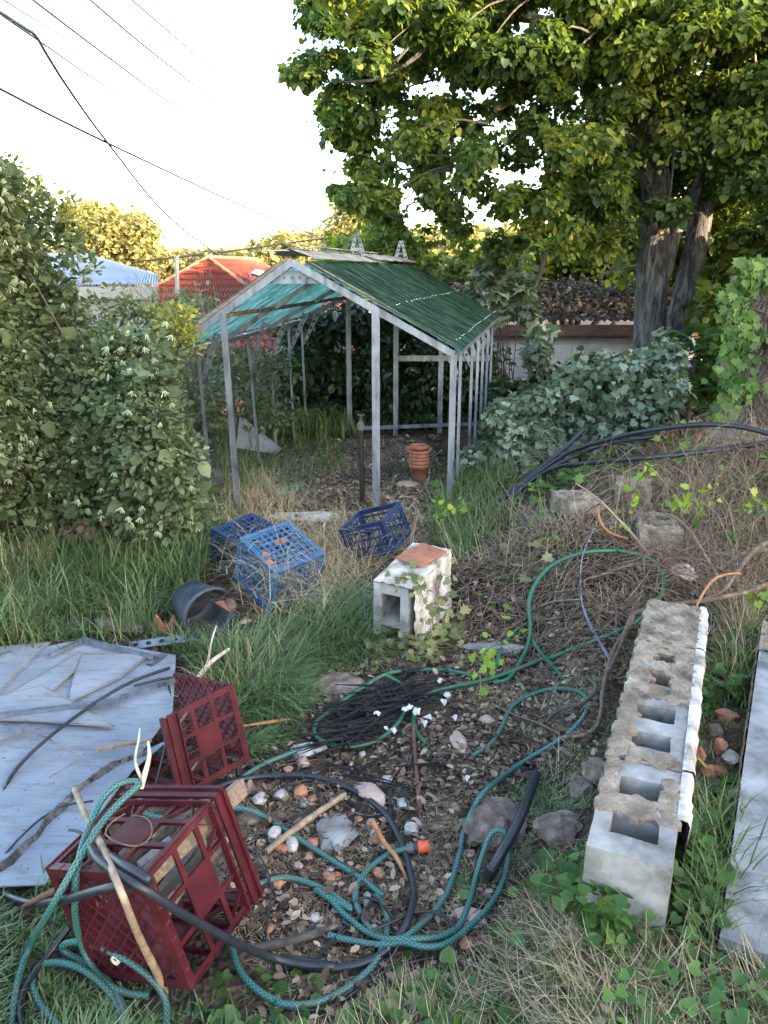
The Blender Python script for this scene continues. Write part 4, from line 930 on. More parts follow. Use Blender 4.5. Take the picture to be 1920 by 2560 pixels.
# planks and pipes in the near red crate
def plank(a,b,w,t,label,mat='plank',name='timber_offcut',cat='timber',up=(0,0,1)):
    mb=MB(); a=Vector(a);b=Vector(b); d=(b-a).normalized(); x=d.cross(Vector(up)).normalized(); z=x.cross(d); r=random
    V=[];n=8
    for i in range(n+1):
        p=a.lerp(b,i/n)+x*r.uniform(-.0015,.0015)
        for sx,sz in((-1,-1),(1,-1),(1,1),(-1,1)): V.append(p+x*sx*(w/2+r.uniform(-.001,.001))+z*sz*(t/2)+ (d*r.uniform(-.006,.006) if i in(0,n) else Vector()))
    F=[(i*4+k,i*4+(k+1)%4,(i+1)*4+(k+1)%4,(i+1)*4+k) for i in range(n) for k in range(4)]+[(3,2,1,0),(n*4,n*4+1,n*4+2,n*4+3)]
    mb.add(V,F); return tag(mb.build(name,M[mat]),label,cat)
cm=Matrix.Translation((-.6561,1.4989,.2107))@Matrix(nearR).to_4x4()
def CL(x,y,z): return cm@Vector((x,y,z))
plank(CL(.02,.06,.02),CL(-.02,.05,.36),.085,.028,'wide grey weathered plank slanting inside the near red crate','greywood',up=CL(1,.3,0)-CL(0,0,0))
plank(CL(.09,-.02,.03),CL(.07,.02,.33),.07,.022,'brown split plank beside the wide grey plank in the near red crate','plank',up=CL(.3,1,0)-CL(0,0,0))
plank(CL(.10,-.11,.04),CL(.14,-.10,.42),.05,.020,'thin brown board sticking from the open end of the near red crate','plank',up=CL(1,0,0)-CL(0,0,0))
plank(CL(-.03,-.08,.01),CL(.02,-.05,.40),.055,.03,'dark timber offcut lowest in the near red crate','rottenwood',up=CL(1,0,0)-CL(0,0,0))
plank(U(*z1(640,1000),.26),U(*z1(790,770),.30),.03,.025,'narrow rough grey batten under the top side of the near red crate','greywood')
for (a,b,l) in((CL(-.10,.11,-.03),CL(-.08,.10,.25),'cream plastic pipe poking through the base of the near red crate, upper one'),(CL(-.075,.085,-.02),CL(-.04,.09,.24),'cream plastic pipe poking through the base of the near red crate, lower one')):
    pass
for (p,q,l) in((z1(540,1310),z1(585,1270),'larger cut end of cream plastic pipe poking through the near red crate base'),(z1(512,1345),z1(560,1310),'smaller cut end of cream plastic pipe poking through the near red crate base')):
    a=U(*p,.10)+Vector((0,-.03,.0)); b=a+(CL(0,0,1)-CL(0,0,0)).normalized()*.25
    d=(b-a).normalized(); Mq=d.to_track_quat('Z','Y').to_matrix(); rr=.016 if 'larger' in l else .013
    tag(MB().lathe([(rr-.003,.24),(rr-.003,0),(rr,0),(rr,.24)],a,16,Mq).build('plastic_pipe',M['pvc']),l,'pipe')
tag(MB().tube([U(*z1(600,970),.30),U(*z1(735,860),.31)],.010,10).build('plastic_pipe',M['shell']),'thin white pipe lying under the top side of the near red crate','pipe')
tag(MB().tube([U(*z1(620,1000),.28),U(*z1(760,890),.29)],.009,10).build('plastic_pipe',M['pvc']),'thin cream pipe lying next to the white pipe in the near red crate','pipe')
# ---- hoses
def hose(name,label,P,r,mat,cat='hose',step=.02,n=12,parts=None):
    S=spline(P,step)
    for v in S[::2]:
        if v.z<gz(v.x,v.y)+.14: clear(v.x,v.y,r)
    o=MB().tube(S,r,n).build(name,M[mat]); return tag(o,label,cat)
hr=.0088
hose('garden_hose','teal braided hose rising from the lower left corner over the near red crate and back',
  pts3(z1,[(30,1760),(48,1660),(72,1490,.03),(130,1320,'.06'),(220,1160,'.28'),(300,1020,'.36'),(370,900,'.40'),(440,790,'.42'),(520,700,'.43'),(590,637,'.44'),(600,615,'.445'),(560,610,'.44'),(500,628,'.44'),(440,690,'.42'),(400,770,'.41'),(362,870,'.38'),(338,960,'.365'),(326,1060,'.33'),(325,1180,'.24'),(345,1290,'.12'),(390,1400,'.05'),(470,1490,.02),(560,1528,.018),(640,1535,.018)]),hr,'teal')
hose('garden_hose','teal braided hose bight in the grass at the lower left corner',
  pts3(z1,[(270,1690),(175,1575),(140,1480),(165,1412),(240,1392,.03),(340,1415,.04),(430,1478,.03),(500,1560),(540,1680)]),hr,'teal')
hose('garden_hose','teal braided hose arching below the near red crate beside the cane',
  pts3(z1,[(715,1690),(722,1590),(695,1515,.04),(640,1450,.07),(540,1378,.09),(420,1325,.08),(320,1303,.06),(268,1322,.04),(285,1352,.02),(345,1385,.015),(420,1440,.015),(480,1490,.013),(530,1580,.013),(560,1690,.013)]),hr,'teal')
hose('garden_hose','long teal braided hose winding round the rubble patch and up beside the boulder',
  pts3(z1,[(605,690,.05),(622,745,.04),(700,768,.03),(800,755,.03),(900,735,.04),(980,724,.05),(1080,735,.04),(1170,780),(1260,840),(1370,910),(1450,962),(1560,1030),(1650,1105)])+
  pts3(z2,[(500,1325),(550,1410),(556,1490),(530,1600),(480,1690),(400,1765),(300,1832),(180,1882),(60,1893),(-30,1878)])+
  pts3(z1,[(1200,1565),(1110,1510),(1035,1425),(1002,1320),(1005,1200),(1050,1110),(1130,1050),(1220,1027),(1310,1040),(1420,1090),(1520,1165)])+
  pts3(z2,[(180,1290),(260,1345),(330,1420),(400,1480),(480,1530),(560,1552,.03),(640,1545,.04),(700,1500,.03),(760,1450),(820,1380),(870,1300),(905,1200),(930,1100),(950,1000),(990,900,.04),(1040,810,.10),(1100,750,.09),(1180,690,.03),(1280,620),(1400,550),(1500,480),(1572,400),(1600,330),(1570,280),(1500,255),(1400,255),(1300,285),(1220,330),(1180,380),(1150,450),(1090,540),(1000,600)]),hr,'teal')
hose('garden_hose','teal braided hose doubled in a narrow upright bight over the boulder and black capped pipe',
  pts3(z2,[(250,1530,.015),(380,1560,.015),(520,1580,.02),(640,1565,.035),(740,1590,.04),(850,1580,.03),(930,1530),(1000,1470),(1070,1400),(1130,1310),(1170,1200,.03),(1188,1100,.07),(1180,1020,.11),(1145,985,.13),(1105,995,.12),(1072,1050,.09),(1045,1130,.05),(1015,1230),(990,1330),(960,1420),(920,1490),(820,1540,.03),(700,1550,.045),(600,1560,.03),(540,1540)]),hr,'teal')
hh=empty('garden_hose',G(*z2(640,1085)),'faded teal hose ending in an orange and grey tap connector','hose')
MB().tube(spline(pts3(z2,[(560,1560),(480,1510),(430,1440),(395,1370),(392,1300),(425,1225),(490,1160),(560,1112),(640,1085,.02),(675,1078,.022)]),.02),hr,12).build('hose_length',M['teal'],hh)
a=G(*z2(655,1083),.024);b=G(*z2(705,1076),.026);c=G(*z2(772,1070),.028); dq=(c-a).normalized()
MB().tube([a,b],.016,14).build('collar',M['greypl'],hh)
MB().lathe([(0,0),(.019,.0),(.020,.004),(.020,.010),(.017,.012)],b-dq*.006,18,dq.to_track_quat('Z','Y').to_matrix()).build('ring',M['blackmat'],hh)
L=(c-b).length; MB().lathe([(.0,.004),(.016,.004),(.0195,.010),(.0195,L*.55),(.0175,L*.6),(.0185,L),(.013,L),(.012,L*.6),(0,L*.6)],b,18,dq.to_track_quat('Z','Y').to_matrix()).build('connector',M['orange'],hh)
hose('garden_hose','bright green braided hose loop round the pile of black stakes',
  pts3(z3,[(800,1018),(700,993),(560,983),(420,992,.02),(330,1012,.035),(240,1065),(120,1145),(0,1240)])+pts3(z2,[(190,430),(178,475),(205,515),(275,545),(380,552),(500,522),(590,455),(640,375),(657,290),(625,230),(560,188,.03),(540,180,.035)]),hr*1.05,'green')
hose('garden_hose','dark green braided hose standing in a wide loop over the dark soil mound',
  pts3(z3,[(900,1050),(970,1035),(1025,960),(1075,860,.03),(1090,760,.07),(1082,650,.10),(1105,560,.12),(1170,470,.13),(1270,408,.13),(1400,372,.13),(1550,367,.13)])+pts3(z5,[(800,1098,.14),(900,1118,.14),(985,1150,.13),(1040,1210,.12),(1062,1280,.11),(1045,1350,.09),(1005,1410,.07),(940,1470,.06),(860,1530,.05),(770,1572,.04),(650,1620,.015),(520,1668),(410,1715)])+pts3(z3,[(1150,930),(1000,990),(850,1040),(700,1070),(590,1098),(515,1155),(485,1230),(497,1300),(545,1365)]),hr*1.12,'green')
hose('garden_hose','short dark green hose strand crossing the foot of the wide loop on the mound',
  pts3(z3,[(1085,780,.03),(1112,850,.03),(1160,912,.02),(1215,972),(1255,1022)]),hr*1.05,'green')
hose('garden_hose','short green hose strand climbing the grey kerb piece left of the wide loop',
  pts3(z3,[(1025,770,.03),(965,830,.03),(932,895,.03),(918,965)]),hr*1.05,'green')
hose('garden_hose','short cut end of teal braided hose lying between the red crates and the stakes',
  pts3(z2,[(160,540,.03),(90,570,.02),(20,600,.015)])+pts3(z1,[(1150,530),(1080,570),(1040,600)]),hr,'teal')
bp=.0105
hose('poly_pipe','thick black poly pipe bent sharply back on top of the near red crate',
  pts3(z1,[(-120,980,.02),(0,1080,.012),(55,1115,.02),(150,1138,'.10'),(280,1122,'.30'),(430,1080,'.40'),(560,1052,'.43'),(632,1042,'.435'),(640,1034,'.445'),(610,1012,'.45'),(540,975,'.45'),(480,935,'.43')]),bp,'blackpl','pipe')
hose('poly_pipe','long thick black poly pipe crossing the near red crate then circling the rubble patch',
  pts3(z1,[(395,900,'.42'),(420,945,'.43'),(500,1005,'.44'),(600,1062,'.435'),(700,1128,'.38'),(800,1190,'.31'),(900,1245,'.24'),(1000,1298,'.17'),(1100,1345,'.09'),(1200,1380,.03),(1320,1403,.02),(1450,1412,.015)])+
  pts3(z2,[(0,1645),(100,1685),(230,1703),(380,1690),(480,1655),(560,1600),(630,1520,.03),(672,1430,.03),(692,1320),(680,1220),(650,1110),(610,1010),(560,920),(490,850),(400,790),(300,745),(200,715),(80,700),(0,705)])+
  pts3(z1,[(1120,590,.02),(1010,610,.03),(930,642,.04),(850,675,.04),(770,725,.04)]),bp,'blackpl','pipe')
e=empty('capped_pipe',G(*z2(1090,1200)),'short thick black pipe with a capped end leaning across the boulder','pipe')
P=spline(pts3(z2,[(1095,1195,.05),(1150,1100,.10),(1215,985,.13),(1262,880,.12),(1300,780,.08),(1328,700,.03)]),.03)
MB().tube(P,.0165,14).build('pipe',M['blackpl'],e)
d0=(P[0]-P[2]).normalized(); MB().lathe([(0,.03),(.013,.03),(.018,.024),(.0185,0),(.0205,-.002),(.0205,-.012),(.0175,-.014)],P[0],16,d0.to_track_quat('Z','Y').to_matrix()).build('cap',M['blackmat'],e)
thin=[(z1,[(-40,760,.03),(0,690,.03),(60,570,.05),(200,430,.07),(400,280,.08),(560,185,.08),(732,120,.07)],.0075,'stiff black pipe lying in a long curve over the white sheets'),
 (z1,[(-30,985,.02),(0,950,.03),(80,860,.06),(180,770,.06),(280,715,.06),(402,696,.06)],.004,'thin black tube curving over the bark strip on the white sheets'),
 (z1,[(768,160,.06),(700,168,.07),(580,198,.07)],.006,'short flat black strip beside the stiff curved pipe on the sheets'),
 (z1,[(722,172,.08),(735,225,.06),(745,300,.05)],.004,'short black tube hooked at the back of the broken crate'),
 (z1,[(720,430,.10),(700,520,.07),(680,600,.04),(668,640,.03)],.0045,'thin black tube hanging down through the broken red crate'),
 (z1,[(300,820,.10),(345,832,'.30'),(385,880,'.38'),(440,950,'.40'),(520,1100,'.38'),(600,1290,.2),(680,1400,.08),(735,1470,.03),(740,1560,.01)],.0045,'thin black tube running behind the bamboo cane down the near crate'),
 (z1,[(300,1240,.06),(240,1320,.03),(170,1410,.02),(110,1500,.02),(85,1580,.02),(95,1680,.02)],.009,'black pipe going down the grass at the far lower left'),
 (z1,[(1060,895,.03),(1110,920,.04),(1150,985,.03),(1170,1060,.02),(1160,1200,.01),(1148,1300,.01),(1180,1400,.008)],.0028,'thin black drip line trailing down right of the near red crate'),
 (z1,[(1060,905,.03),(1120,960,.04),(1160,1040,.03),(1190,1100,.01),(1215,1150,.01)],.0028,'second thin drip line fanning right of the near red crate'),
 (z1,[(1060,852,.02),(1140,830,.02),(1240,790,.02),(1335,738,.015)],.0028,'thin black drip line across the white stones'),
 (z2,[(0,755,.02),(150,745,.02),(300,740,.02),(450,750,.02),(600,770,.02)],.0028,'thin drip line laid along the thick black pipe above the rubble'),
 (z2,[(385,1400),(392,1355,.02),(450,1335,.03),(520,1362,.03),(580,1430,.02),(618,1500),(610,1590,.03),(560,1665),(450,1760),(300,1870),(210,2000)],.0038,'thin black tube curling through the crossing of the teal hoses'),
 (z2,[(480,1505,.03),(610,1450,.03),(680,1415,.03),(780,1408,.03),(862,1440,.03),(907,1500,.02),(912,1570,.02),(880,1622,.015),(760,1652),(600,1692),(450,1775),(330,1870),(200,1920),(40,1912)],.0038,'thin black tube in a round loop right of the hose crossing'),
 (z3,[(325,1030),(372,940,.04),(418,925,.05),(470,970,.03),(560,1032)],.003,'thin black tube arching above the top of the stake pile'),
 (z3,[(355,1120),(365,1180,.02),(340,1260,.02),(390,1300,.01),(392,1410,.01)],.003,'thin black tube dangling through the stake pile'),
 (z4,[(240,650,.03),(300,628,.06),(340,595,.08),(390,602,.06),(408,632,.03)],.004,'small loop of black tube in the grass left of the wooden paddle')]
for fn,L,r,lab in thin: hose('drip_tube',lab,pts3(fn,L,.008),r,'blackmat','tube',n=6,step=.03)
fence_wire=[(z3,[(1420,250,.12),(1365,380,.14),(1350,500,.12),(1360,640,.12),(1400,760,.10),(1470,880,.06),(1500,930,.03)],'grey fence wire curving down through the green hose loop on the mound'),
 (z6,[(760,200,.03),(860,290,.08),(980,300,.10),(1080,250,.10),(1170,200,.10),(1205,120,.10),(1190,40,.10),(1100,-60,.12)],'rusty grey wire bowing over the top of the concrete block row'),
 (z6,[(520,-20,.08),(560,90,.08),(610,190,.05),(680,300,.03)],'thin grey wire crossing the lower green hose')]
for fn,L,lab in fence_wire: hose('fence_wire',lab,pts3(fn,L),.0028,'galv','wire',n=6)
# poly pipe bundle at right
for L,r,lab in(([(140,830,.03),(300,690,.12),(440,620,.18),(600,597,.22),(900,568,.22),(1200,540,.20),(1500,500,.18),(1720,465,.2)],.0165,'nearest thick black poly pipe sweeping right over the vine heap'),
 ([(135,800,.03),(300,655,.16),(450,540,.26),(600,400,.4)],.016,'straight black poly pipe pointing up from the bundle into the cut branches'),
 ([(160,790,.03),(300,672,.14),(500,540,.26),(700,470,.30),(900,420,.30),(1100,388,.32),(1300,372,.32),(1500,385,.3),(1720,440,.3)],.0155,'rear black poly pipe arching along the top of the dry grass heap'),
 ([(300,700,.1),(450,600,.2),(650,512,.26),(860,462,.26),(1000,440,.26)],.013,'middle black poly pipe tangled in dead grass stems')):
    hose('poly_pipe',lab,pts3(z5,L),r,'blackpl','pipe',step=.05)
hose('drip_tube','black tube sagging between the block pieces under the pipe bundle',pts3(z5,[(500,850,.03),(650,846,.05),(780,830,.06),(900,780,.08),(950,640,.12)]),.006,'blackmat','tube',n=6)
# ---- sheets
def sheet(label,poly,z,mat='poly',t=.005,name='plastic_sheet',sag=.002,edge=True,zz=None):
    P=[U(px,py,z if zz is None else zz[i]) for i,(px,py) in enumerate(poly)]; c=sum(P,Vector())/len(P); V=[];F=[]
    mb=MB(); n=len(P); rings=6
    for top in(0,1):
        off=len(V)
        for k in range(rings):
            f=1-k/rings
            for i in range(n):
                for s in range(4):
                    p=c.lerp(P[i].lerp(P[(i+1)%n],s/4),f); V.append(p+Vector((0,0,(t if top==0 else 0)+sag*math.sin(p.x*9+z*90)*math.sin(p.y*7+z*50)*(1 if k else .5))))
        V.append(c+Vector((0,0,t if top==0 else 0))); m=n*4
        for k in range(rings-1):
            for i in range(m): 
                q=(off+k*m+i,off+k*m+(i+1)%m,off+(k+1)*m+(i+1)%m,off+(k+1)*m+i); F.append(q if top==0 else q[::-1])
        for i in range(m):
            q=(off+(rings-1)*m+i,off+(rings-1)*m+(i+1)%m,off+rings*m); F.append(q if top==0 else q[::-1])
    m=n*4; o2=rings*m+1
    for i in range(m): F.append((o2+i,o2+(i+1)%m,(i+1)%m,i))
    mb.add(V,F,None,False); so_=tag(mb.build(name,M[mat]),label,'sheet')
    if 'largest' not in label and 'ribbed' not in label:
        for i in range(n-1):
            d_=(P[i+1]-P[i]); st=MB(); nn_=14
            q_=[P[i].lerp(P[i+1],k/nn_)+(c-P[i].lerp(P[i+1],k/nn_))*.015+Vector((0,0,t+.0012)) for k in range(nn_+1)]; x_=Vector((-d_.y,d_.x,0)).normalized()
            st.add([v+x_*random.uniform(.001,.006) for v in q_]+[v-x_*random.uniform(.001,.006) for v in q_],[(k,k+1,nn_+2+k,nn_+1+k) for k in range(nn_)]); st.build('stained_edge',M['stain'],so_)
    return so_
sheet('largest cloudy white plastic sheet lying lowest of the stack on the grass',[(-520,1680),(60,1628),(214,1600),(440,1640),(432,1780),(350,1890),(120,2205),(-560,2260)],.045)
sheet('ribbed cloudy sheet lying along the near edge of the white sheet stack',[(-500,2045),(105,2045),(345,1895),(425,1850),(330,1930),(112,2214),(-560,2240)],.052,'polyrib',.005,sag=.001)
sheet('pale sheet with brown stained edge at the upper left of the stack',[(-420,1660),(128,1606),(40,1690),(-60,1800),(-430,1830)],.053,sag=.001)
sheet('narrow folded pale sheet crossing behind the metal channel',[(-20,1760),(105,1690),(200,1632),(235,1640),(130,1730),(20,1800)],.058)
sheet('square folded sheet flap nearest to the metal angle frame',[(182,1700),(205,1638),(375,1636),(300,1695),(172,1758)],.062)
sheet('pointed triangular flap of sheet under the stiff curved pipe',[(-60,1755),(105,1716),(195,1762),(288,1820),(100,1805),(-60,1800)],.066)
sheet('long pale strip of sheet along the left margin',[(-420,1815),(-60,1800),(90,1830),(210,1900),(-20,2035),(-440,2000)],.044)
for lab,L in(('stained brown fold line across the white sheets',[(0,1802),(110,1808),(280,1822)]),('brown dirt seam along the near sheets',[(0,2034),(60,2040),(108,2045)])): pass
for lab,p,q,z,w in(('long grey metal channel lying across the white sheets',(-120,1800),(298,1748),.085,.022),('short bright metal channel at the left margin on the sheets',(-60,1858),(68,1812),.085,.030),
  ('metal angle of the frame corner, left arm, at the top of the sheets',(124,1634),(210,1596),.075,.018),('metal angle of the frame corner, long right arm, at the top of the sheets',(205,1594),(385,1640),.08,.016),('short bit of metal edging at left of the frame corner',(-70,1660),(28,1628),.07,.03),
  ('thin metal strip behind the upper red crate',(300,1740),(440,1696),.08,.010),('short metal plate end by the perforated bracket',(372,1660),(412,1634),.06,.03)):
    tag(MB().chan(U(*p,z),U(*q,z),w,.016).build('metal_channel' if w!=.010 else 'metal_strip',M['galv']),lab,'metal bar')
tag(MB().plate(G(322,1615,.05),G(486,1592,.06),.05,.055,.004,5,(0,-.35,1),hr=.27).build('perforated_bracket',M['galv']),'perforated galvanised bracket lying in grass above the sheets','bracket')
def bark(label,P,w,name='bark_strip'):
    S=spline(P,.012); V=[];n=len(S); r=random.Random(4)
    for i,p in enumerate(S):
        d=(S[min(i+1,n-1)]-S[max(i-1,0)]).normalized(); x=Vector((d.y,-d.x,0)).normalized(); ww=w*(.8+.3*math.sin(i*.35)+.2*r.random())*(.35 if i in(0,n-1) else 1)
        for k in range(7):
            u=k/6*2-1; V.append(p+x*ww*u*.5+Vector((0,0,.016*(1-u*u)+r.uniform(-.004,.004))))
    F=[(i*7+k,i*7+k+1,(i+1)*7+k+1,(i+1)*7+k) for i in range(n-1) for k in range(6)]
    return tag(MB().add(V,F).build(name,M['bark']),label,'bark')
bark('long strip of rough brown bark lying across the near edge of the white sheets',[U(*z1(x,y),.056) for x,y in((-40,1010),(40,960),(110,890),(160,850),(200,790),(270,720),(340,650),(420,590),(500,540),(580,510),(645,490))],.030)
plank(U(*z1(415,475),.075),U(*z1(650,432),.09),.012,.012,'narrow flat wooden batten on the sheets left of the broken red crate','bamboo','wooden_batten')
def stick(label,P,rs,mat='palebranch',name='stick',cat='stick',n=7,wob=.12):
    S=spline(P,.025)
    for v in S:
        if v.z<gz(v.x,v.y)+.1: clear(v.x,v.y,0,.12)
    m=len(S); R=np.interp(np.linspace(0,1,m),np.linspace(0,1,len(rs)),rs).tolist()
    return tag(MB().tube(S,0,n,rs=R,wob=wob).build(name,M[mat]),label,cat)
stick('long bamboo cane leaning across the near red crate',[U(*z1(322,640),.22),U(*z1(380,780),.34),U(*z1(440,890),.415),U(*z1(520,1080),.44),U(*z1(600,1280),.30),U(*z1(680,1440),.12),G(*z1(718,1540),.01)],[.010,.0095,.0085,.0085,.0085,.009,.010],'bamboo','bamboo_cane','cane',10,.03)
e=empty('forked_branch',U(*z1(610,620),.40),'pale forked dead branch standing on the near red crate','branch')
o=stick('x',[U(*z1(608,640),.42),U(*z1(625,580),.45),U(*z1(645,500),.47),U(*z1(640,440),.48)],[.0085,.0075,.006,.004],'whitebranch','stem'); o.parent=e;o.matrix_parent_inverse=e.matrix_basis.inverted(); del o['label'],o['category']
o=stick('x',[U(*z1(612,600),.44),U(*z1(590,550),.46),U(*z1(585,500),.47),U(*z1(597,440),.48),U(*z1(604,385),.49)],[.005,.0042,.0036,.003,.0025],'whitebranch','side_twig'); o.parent=e;o.matrix_parent_inverse=e.matrix_basis.inverted(); del o['label'],o['category']
stick('white dead branch pointing up out of the top of the broken red crate',[G(*z1(840,200),.05),G(*z1(880,130),.14),G(*z1(925,85),.16),G(*z1(990,38),.17)],[.012,.012,.009,.007],'whitebranch')
stick('thin pale twig rising beside the white dead branch',[G(*z1(890,120),.14),G(*z1(905,60),.22),G(*z1(915,0),.3),G(*z1(935,-60),.34)],[.006,.005,.004,.003],'whitebranch')
stick('thin grey twig in the grass left of the white dead branch',[G(*z1(790,60),.05),G(*z1(820,95),.07),G(*z1(860,130),.05)],[.005,.005,.004],'branch')
stick('curled thin vine tendril looped over the near red crate',[U(*z1(540,750),.44),U(*z1(480,790),.44),U(*z1(455,840),.44),U(*z1(520,880),.43),U(*z1(600,890),.43),U(*z1(650,850),.43),U(*z1(655,800),.43),U(*z1(625,765),.43),U(*z1(570,758),.43)],[.0018,.0022,.0022,.0015],'vinewood')
stick('dark rusty rod poking left from under the near red crate',[G(*z1(90,1158),.03),U(*z1(170,1115),.16),U(*z1(250,1080),.24)],[.004,.009,.010],'rust','rod','rod')
stick('orange-brown split cane lying in the rubble, pointing up right',[G(*z1(1150,915),.02),G(*z1(1290,805),.035),G(*z1(1490,665),.03)],[.010,.011,.010],'bamboo')
stick('reddish stick standing out of the rubble by the orange connector',[G(*z2(480,940),.10),G(*z2(540,1050),.06),G(*z2(600,1120),.03),G(*z2(660,1250),.01)],[.008,.008,.007,.006],'orangewood')
stick('straight brown stick right of the white stones',[G(*z1(1605,785),.06),G(*z1(1660,880),.02)],[.008,.008],'orangewood')
stick('upright rusty stick below the stake pile',[G(*z2(690,440),.05),G(*z2(700,600),.03),G(*z2(725,870),.02)],[.006,.008,.008],'rust')
stick('brown stick in the grass right of the broken red crate',[G(*z1(1045,372),.03),G(*z1(1130,360),.04),G(*z1(1250,342),.02)],[.006,.008,.006],'orangewood')
stick('dark root lying right of the near red crate',[G(*z1(1100,1330),.015),G(*z1(1220,1310),.02),G(*z1(1330,1280),.02),G(*z1(1450,1240),.02)],[.010,.013,.012,.009],'branch')
stick('gnarled grey branch crossing the teal hose loop',[G(*z2(1380,430),.02),G(*z2(1420,380),.04),G(*z2(1490,345),.05),G(*z2(1570,325),.05),G(*z2(1640,250),.04),G(*z2(1590,190),.03)],[.010,.009,.009,.009,.007,.004],'branch')
# ---- wooden paddle, shard, black pot
def slab_poly(name,label,cat,poly,lift,t,mat,wob=.0):
    P=[G(px,py,lift) for px,py in poly]; n=len(P); mb=MB(); V=[p+Vector((0,0,t+random.uniform(-wob,wob))) for p in P]+[p-Vector((0,0,.02)) for p in P]
    mb.add(V,[tuple(range(n))]+[tuple(range(2*n-1,n-1,-1))]+[(i,n+i,n+(i+1)%n,(i+1)%n) for i in range(n)]); return tag(mb.build(name,M[mat]),label,cat)
slab_poly('wooden_board','weathered paddle-shaped wooden board lying in the grass','board',[(236,1552),(262,1546),(330,1550),(388,1556),(388,1572),(330,1572),(262,1568),(240,1562)],.03,.015,'greywood')
def shard():
    c=G(412,1590); mb=MB(); V=[];n=8
    for j in range(3):
        for i in range(n+1):
            a=math.radians(200+130*i/n); R=.085-.012*j*(1+.3*(i in(0,8))); V.append(c+Vector((R*math.cos(a),R*math.sin(a)*.6+.05,.01+(.035+.012*math.sin(i*.9+.5))*j)))
    for j in range(3):
        for i in range(n+1):
            a=math.radians(200+130*i/n); R=.075-.012*j; V.append(c+Vector((R*math.cos(a),R*math.sin(a)*.6+.05,.01+(.035+.012*math.sin(i*.9+.5))*j)))
    w=n+1;F=[(j*w+i,j*w+i+1,(j+1)*w+i+1,(j+1)*w+i) for j in range(2) for i in range(n)]; F+=[tuple(3*w+k for k in f[::-1]) for f in F]
    F+=[(2*w+i,2*w+i+1,5*w+i+1,5*w+i) for i in range(n)]+[(j*w,(j+1)*w,(3+j+1)*w,(3+j)*w) for j in range(2)]+[(j*w+n,(3+j)*w+n,(3+j+1)*w+n,(j+1)*w+n) for j in range(2)]
    mb.add(V,F); tag(mb.build('pot_shard',M['terra']),'curved terracotta pot shard standing by the perforated bracket','shard')
shard()
def blackpot():
    for q in((470,1560),(510,1565),(560,1570),(600,1570),(540,1600)): clear(*G(*q).xy,.06,.14)
    e=empty('plant_pot',G(540,1540),'split black plastic plant pot lying on its side beside the faded blue crate','pot')
    c0=G(505,1520,.13); ax=Vector((.62,-.75,-.05)).normalized(); q=ax.to_track_quat('Z','Y').to_matrix()
    V=[];n=40;prof=[(.0,0),(.10,0),(.112,.09),(.125,.18),(.128,.185),(.140,.187),(.140,.215),(.133,.215)]
    c=c0-ax*.12; mb=MB(); W_=len(prof)
    pr=[(r,z) for r,z in prof]
    for k in range(n+1):
        a=math.radians(20+325*k/n)
        for r,z in pr: V.append(c+q@Vector((r*math.cos(a),r*math.sin(a),z*(1 if k>4 else .72+.07*k))))
    F=[(k*W_+i,k*W_+i+1,(k+1)*W_+i+1,(k+1)*W_+i) for k in range(n) for i in range(W_-1)]
    mb.add(V,F,None,True); o=mb.build('pot_wall',M['potblue'],e); md=o.modifiers.new('s','SOLIDIFY'); md.thickness=.004
    MB().lathe([(0,.0),(.098,.001),(.098,.006),(0,.006)],c,24,q).build('pot_base',M['potblue'],e)
    # rubble inside
blackpot()
# ---- stones and rubble
def rock(label,px,py,size,mat,name='stone',cat='stone',sq=(1,1,.7),seed=0,lift=None,rotz=None):
    r=random.Random(seed+int(px*7+py)); import mathutils.noise as mn
    me=bpy.data.meshes.new(name); import bmesh
    bm=bmesh.new(); bmesh.ops.create_icosphere(bm,subdivisions=4,radius=1); off=Vector((r.uniform(0,99),r.uniform(0,99),0))
    cuts=[Vector((r.gauss(0,1),r.gauss(0,1),r.gauss(0,1))).normalized() for _ in range(9)]
    for v in bm.verts:
        p=v.co.copy()
        for cdir in cuts:
            d=p.dot(cdir)
            if d>.72: p-=cdir*(d-.72)*.9
        v.co=p*(1+.16*mn.noise(p*1.6+off)+.08*mn.noise(p*4.5+off)+.035*mn.noise(p*13+off))
    s=Vector(sq)*size; rz=rotz if rotz is not None else r.uniform(0,3)
    bm.transform(Matrix.Rotation(rz,4,'Z')@Matrix.Diagonal((*s,1))); bm.to_mesh(me); bm.free()
    o=link(name,me,M[mat]); o.location=G(px,py)+Vector((0,0,s.z*.45 if lift is None else lift)); clear(o.location.x,o.location.y,size*.9,.14); return tag(o,label,cat)
